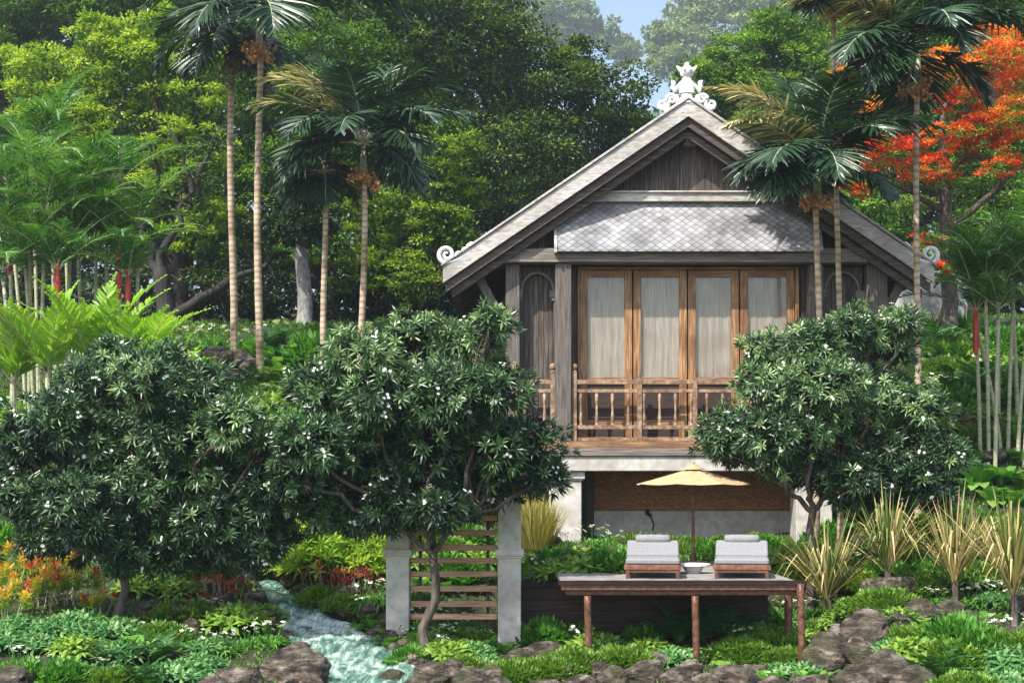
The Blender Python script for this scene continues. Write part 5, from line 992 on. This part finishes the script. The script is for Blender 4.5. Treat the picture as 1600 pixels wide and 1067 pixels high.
# ------------------------------------------------------------------ boulders
def rock_mesh(seed):
    bm = bmesh.new(); bmesh.ops.create_icosphere(bm, subdivisions=5, radius=1); rr = random.Random(seed); o = Vector((rr.uniform(-50, 50), rr.uniform(-50, 50), rr.uniform(-50, 50)))
    planes = [(Vector((rr.gauss(0, 1), rr.gauss(0, 1), rr.gauss(0, 1))).normalized(), rr.uniform(.55, .85)) for _ in range(14)]
    for v in bm.verts:
        p = v.co.copy(); q = p*(1+.28*noise.noise(p*1.1+o)+.1*noise.noise(p*2.7+o)+.04*noise.noise(p*6+o))
        for n, d in planes:
            e = q.dot(n)-d
            if e > 0: q -= n*e*.93
        q += p*(.03*noise.noise(p*9+o)+.012*noise.noise(p*26+o)-.09*max(0, 1-abs(noise.noise(Vector((p.x*1.5, p.y*1.5, p.z*3.2))+o*2))*9)**1.5); v.co = q
    me = bpy.data.meshes.new('boulder'); bm.to_mesh(me); bm.free(); me.materials.append(M['rock'])
    a = me.attributes.new('tint', 'FLOAT', 'FACE'); a.data.foreach_set('value', np.full(len(me.polygons), rr.uniform(.25, .75), dtype=np.float32))
    me.polygons.foreach_set('use_smooth', np.ones(len(me.polygons), dtype=bool)); return me
RM = [rock_mesh(k) for k in range(7)]
def rock(px0, row, w, h, k=0, tilt=0, size=None):
    if w > 62 and not 1270 < px0 < 1440: w, h = w*.92, h*.92
    p = hit(px0, row); s = p.y/F; o = bpy.data.objects.new('boulder', RM[(k+int(px0)) % 7]); COL.objects.link(o)
    o.scale = (w*s/2*1.12, min(w, 90)*s/2*U(.7, 1.0), h*s*.78); o.location = p+Vector((0, 0, h*s*.26)); o.rotation_euler = (U(-.15, .15), math.radians(tilt), U(-.4, .4))
    tag(o, None, 'boulder', 'brown boulders in the garden')
    d = ('huge ' if w > 115 else 'large ' if w > 75 else 'middle sized ' if w > 45 else 'small ')+('long ' if w > 1.9*h else '')+'brown boulder'
    register(o, d, px0, row-h*.4)
for a in [(455, 1072, 130, 78), (375, 1078, 90, 50), (330, 1085, 60, 34), (20, 1085, 90, 44), (420, 985, 62, 34), (385, 965, 44, 34), (470, 1000, 48, 28), (275, 975, 70, 44), (240, 960, 50, 30), (400, 940, 40, 22), (300, 990, 36, 22), (440, 1003, 40, 24), (352, 945, 36, 22),
          (640, 1050, 66, 34), (685, 1068, 78, 40), (735, 1078, 66, 40), (625, 1020, 44, 26), (655, 1088, 60, 30), (600, 1040, 24, 16), (575, 960, 40, 24), (480, 925, 40, 20), (455, 915, 34, 18), (500, 915, 30, 14), (530, 940, 36, 20),
          (845, 1025, 70, 32), (815, 1035, 40, 22), (1010, 1062, 74, 42), (960, 1072, 56, 30), (1060, 1070, 60, 34), (1140, 1068, 96, 36), (1100, 1078, 60, 30), (905, 1078, 70, 30), (850, 1085, 70, 28), (930, 1055, 50, 26), (1180, 1060, 50, 26), (1030, 1040, 44, 22), (780, 1082, 50, 24), (990, 1085, 60, 26),
          (1300, 1055, 96, 70), (1370, 1075, 84, 72), (1420, 1085, 70, 56), (1335, 1085, 70, 44), (1355, 1005, 86, 50), (1400, 985, 60, 32), (1310, 1000, 40, 26), (1275, 1085, 60, 40),
          (1440, 975, 74, 44), (1400, 960, 56, 34), (1545, 1000, 80, 42), (1585, 1015, 56, 34), (1500, 985, 56, 36), (1480, 960, 50, 26), (1390, 930, 110, 34), (1330, 915, 80, 30), (1440, 920, 44, 24), (1600, 955, 50, 28),
          (350, 575, 44, 30), (325, 582, 42, 28), (376, 572, 40, 26), (340, 562, 34, 24), (392, 582, 42, 26), (360, 598, 44, 24), (388, 606, 40, 24), (312, 598, 38, 24), (330, 560, 30, 22), (620, 1080, 60, 36), (710, 1062, 50, 34), (765, 1070, 54, 34), (820, 1062, 44, 28), (880, 1064, 46, 28), (1075, 1058, 48, 30), (1160, 1078, 60, 34), (1205, 1082, 54, 30), (1290, 1020, 60, 36), (1345, 1040, 60, 44), (1245, 1075, 40, 26), (480, 1085, 50, 40), (545, 935, 34, 22), (430, 965, 44, 26), (605, 975, 32, 22), (495, 945, 34, 20), (610, 1010, 40, 24), (470, 1030, 44, 28), (460, 975, 34, 22), (590, 995, 36, 22), (540, 960, 34, 20),
          (1510, 668, 66, 34), (1470, 640, 54, 30), (1560, 680, 60, 30), (1430, 780, 90, 46), (1370, 790, 70, 38), (1490, 800, 60, 30), (1350, 850, 60, 26), (1420, 830, 60, 26), (1455, 600, 40, 18), (1545, 720, 50, 24),
          (930, 880, 50, 22), (905, 868, 40, 20), (960, 872, 36, 18), (860, 852, 34, 18), (1205, 872, 40, 18), (700, 850, 46, 22), (740, 840, 50, 24), (665, 868, 40, 20), (1130, 1015, 36, 18), (5, 700, 70, 34), (-10, 720, 60, 30), (1235, 1035, 34, 18), (1000, 900, 30, 14)]: rock(*a, k=random.randrange(7))
finish_labels()

# ------------------------------------------------------------------ ground cover on the soil
def cover():
    n = 70000; y = rng.random(n)**.8*26+14.5; x = (rng.random(n)-.5)*2*(y*.40+1)
    inh = (x > X(790, 26)) & (x < X(1385, 26)) & (y > 26.2) & (y < 33.5); deck = (x > .6) & (x < 3.9) & (y > 19.2) & (y < 22.6)
    d = np.sqrt((x[:, None]-SPi[None, ::3, 0])**2+(y[:, None]-SPi[None, ::3, 1])**2); k = d.argmin(1); wet = (d.min(1) < SPi[::3, 3][k]*.55+.05) & (y < 24)
    pat = np.sin(x*1.9+y*.8)+np.sin(y*2.3-x)+rng.normal(0, .7, n)
    ok = ~inh & ~deck & ~wet & (pat > -1.1); x, y, pat = x[ok], y[ok], pat[ok]; z = hz(x, y)
    P = np.stack([x, y, z-.01], 1); N = nrm(ru(len(x))*.5+[0, 0, 1]); mb = MB(); s = np.interp(y, [15, 40], [.05, .11])
    idx = np.repeat(np.arange(len(x)), 4); D = nrm(ru(len(idx))+[0, 0, .55]); 
    mb.diamonds(P[idx]+ru(len(idx))*.03*[1, 1, 0], D, perp(D, np.array([0, 0, 1.])), (s[idx])*U(.7, 1.5, len(idx)), s[idx]*.55, 0, np.clip(.2+.08*pat[idx]+rng.normal(0, .15, len(idx)), 0, 1))
    tag(mb.build('ground_cover', LM['moss']), 'low green ground cover spreading over the soil between plants and rocks', 'ground cover', kind='stuff')
cover()

# ------------------------------------------------------------------ haze in the air
hm = bpy.data.materials.new('pale haze'); hm.use_nodes = True; nt = hm.node_tree; nt.nodes.remove(nt.nodes['Principled BSDF'])
v = nt.nodes.new('ShaderNodeVolumePrincipled'); v.inputs['Density'].default_value = HAZE; v.inputs['Color'].default_value = (.85, .93, 1, 1); v.inputs['Anisotropy'].default_value = .3
nt.links.new(v.outputs[0], nt.nodes['Material Output'].inputs['Volume'])
mb = MB(); mb.box(-2400, 2400, -90, 1600, -3, 190); hzb = mb.build('haze', hm); tag(hzb, kind='stuff')
print('objects', len(bpy.data.objects), 'polys', sum(len(m.polygons) for m in bpy.data.meshes))
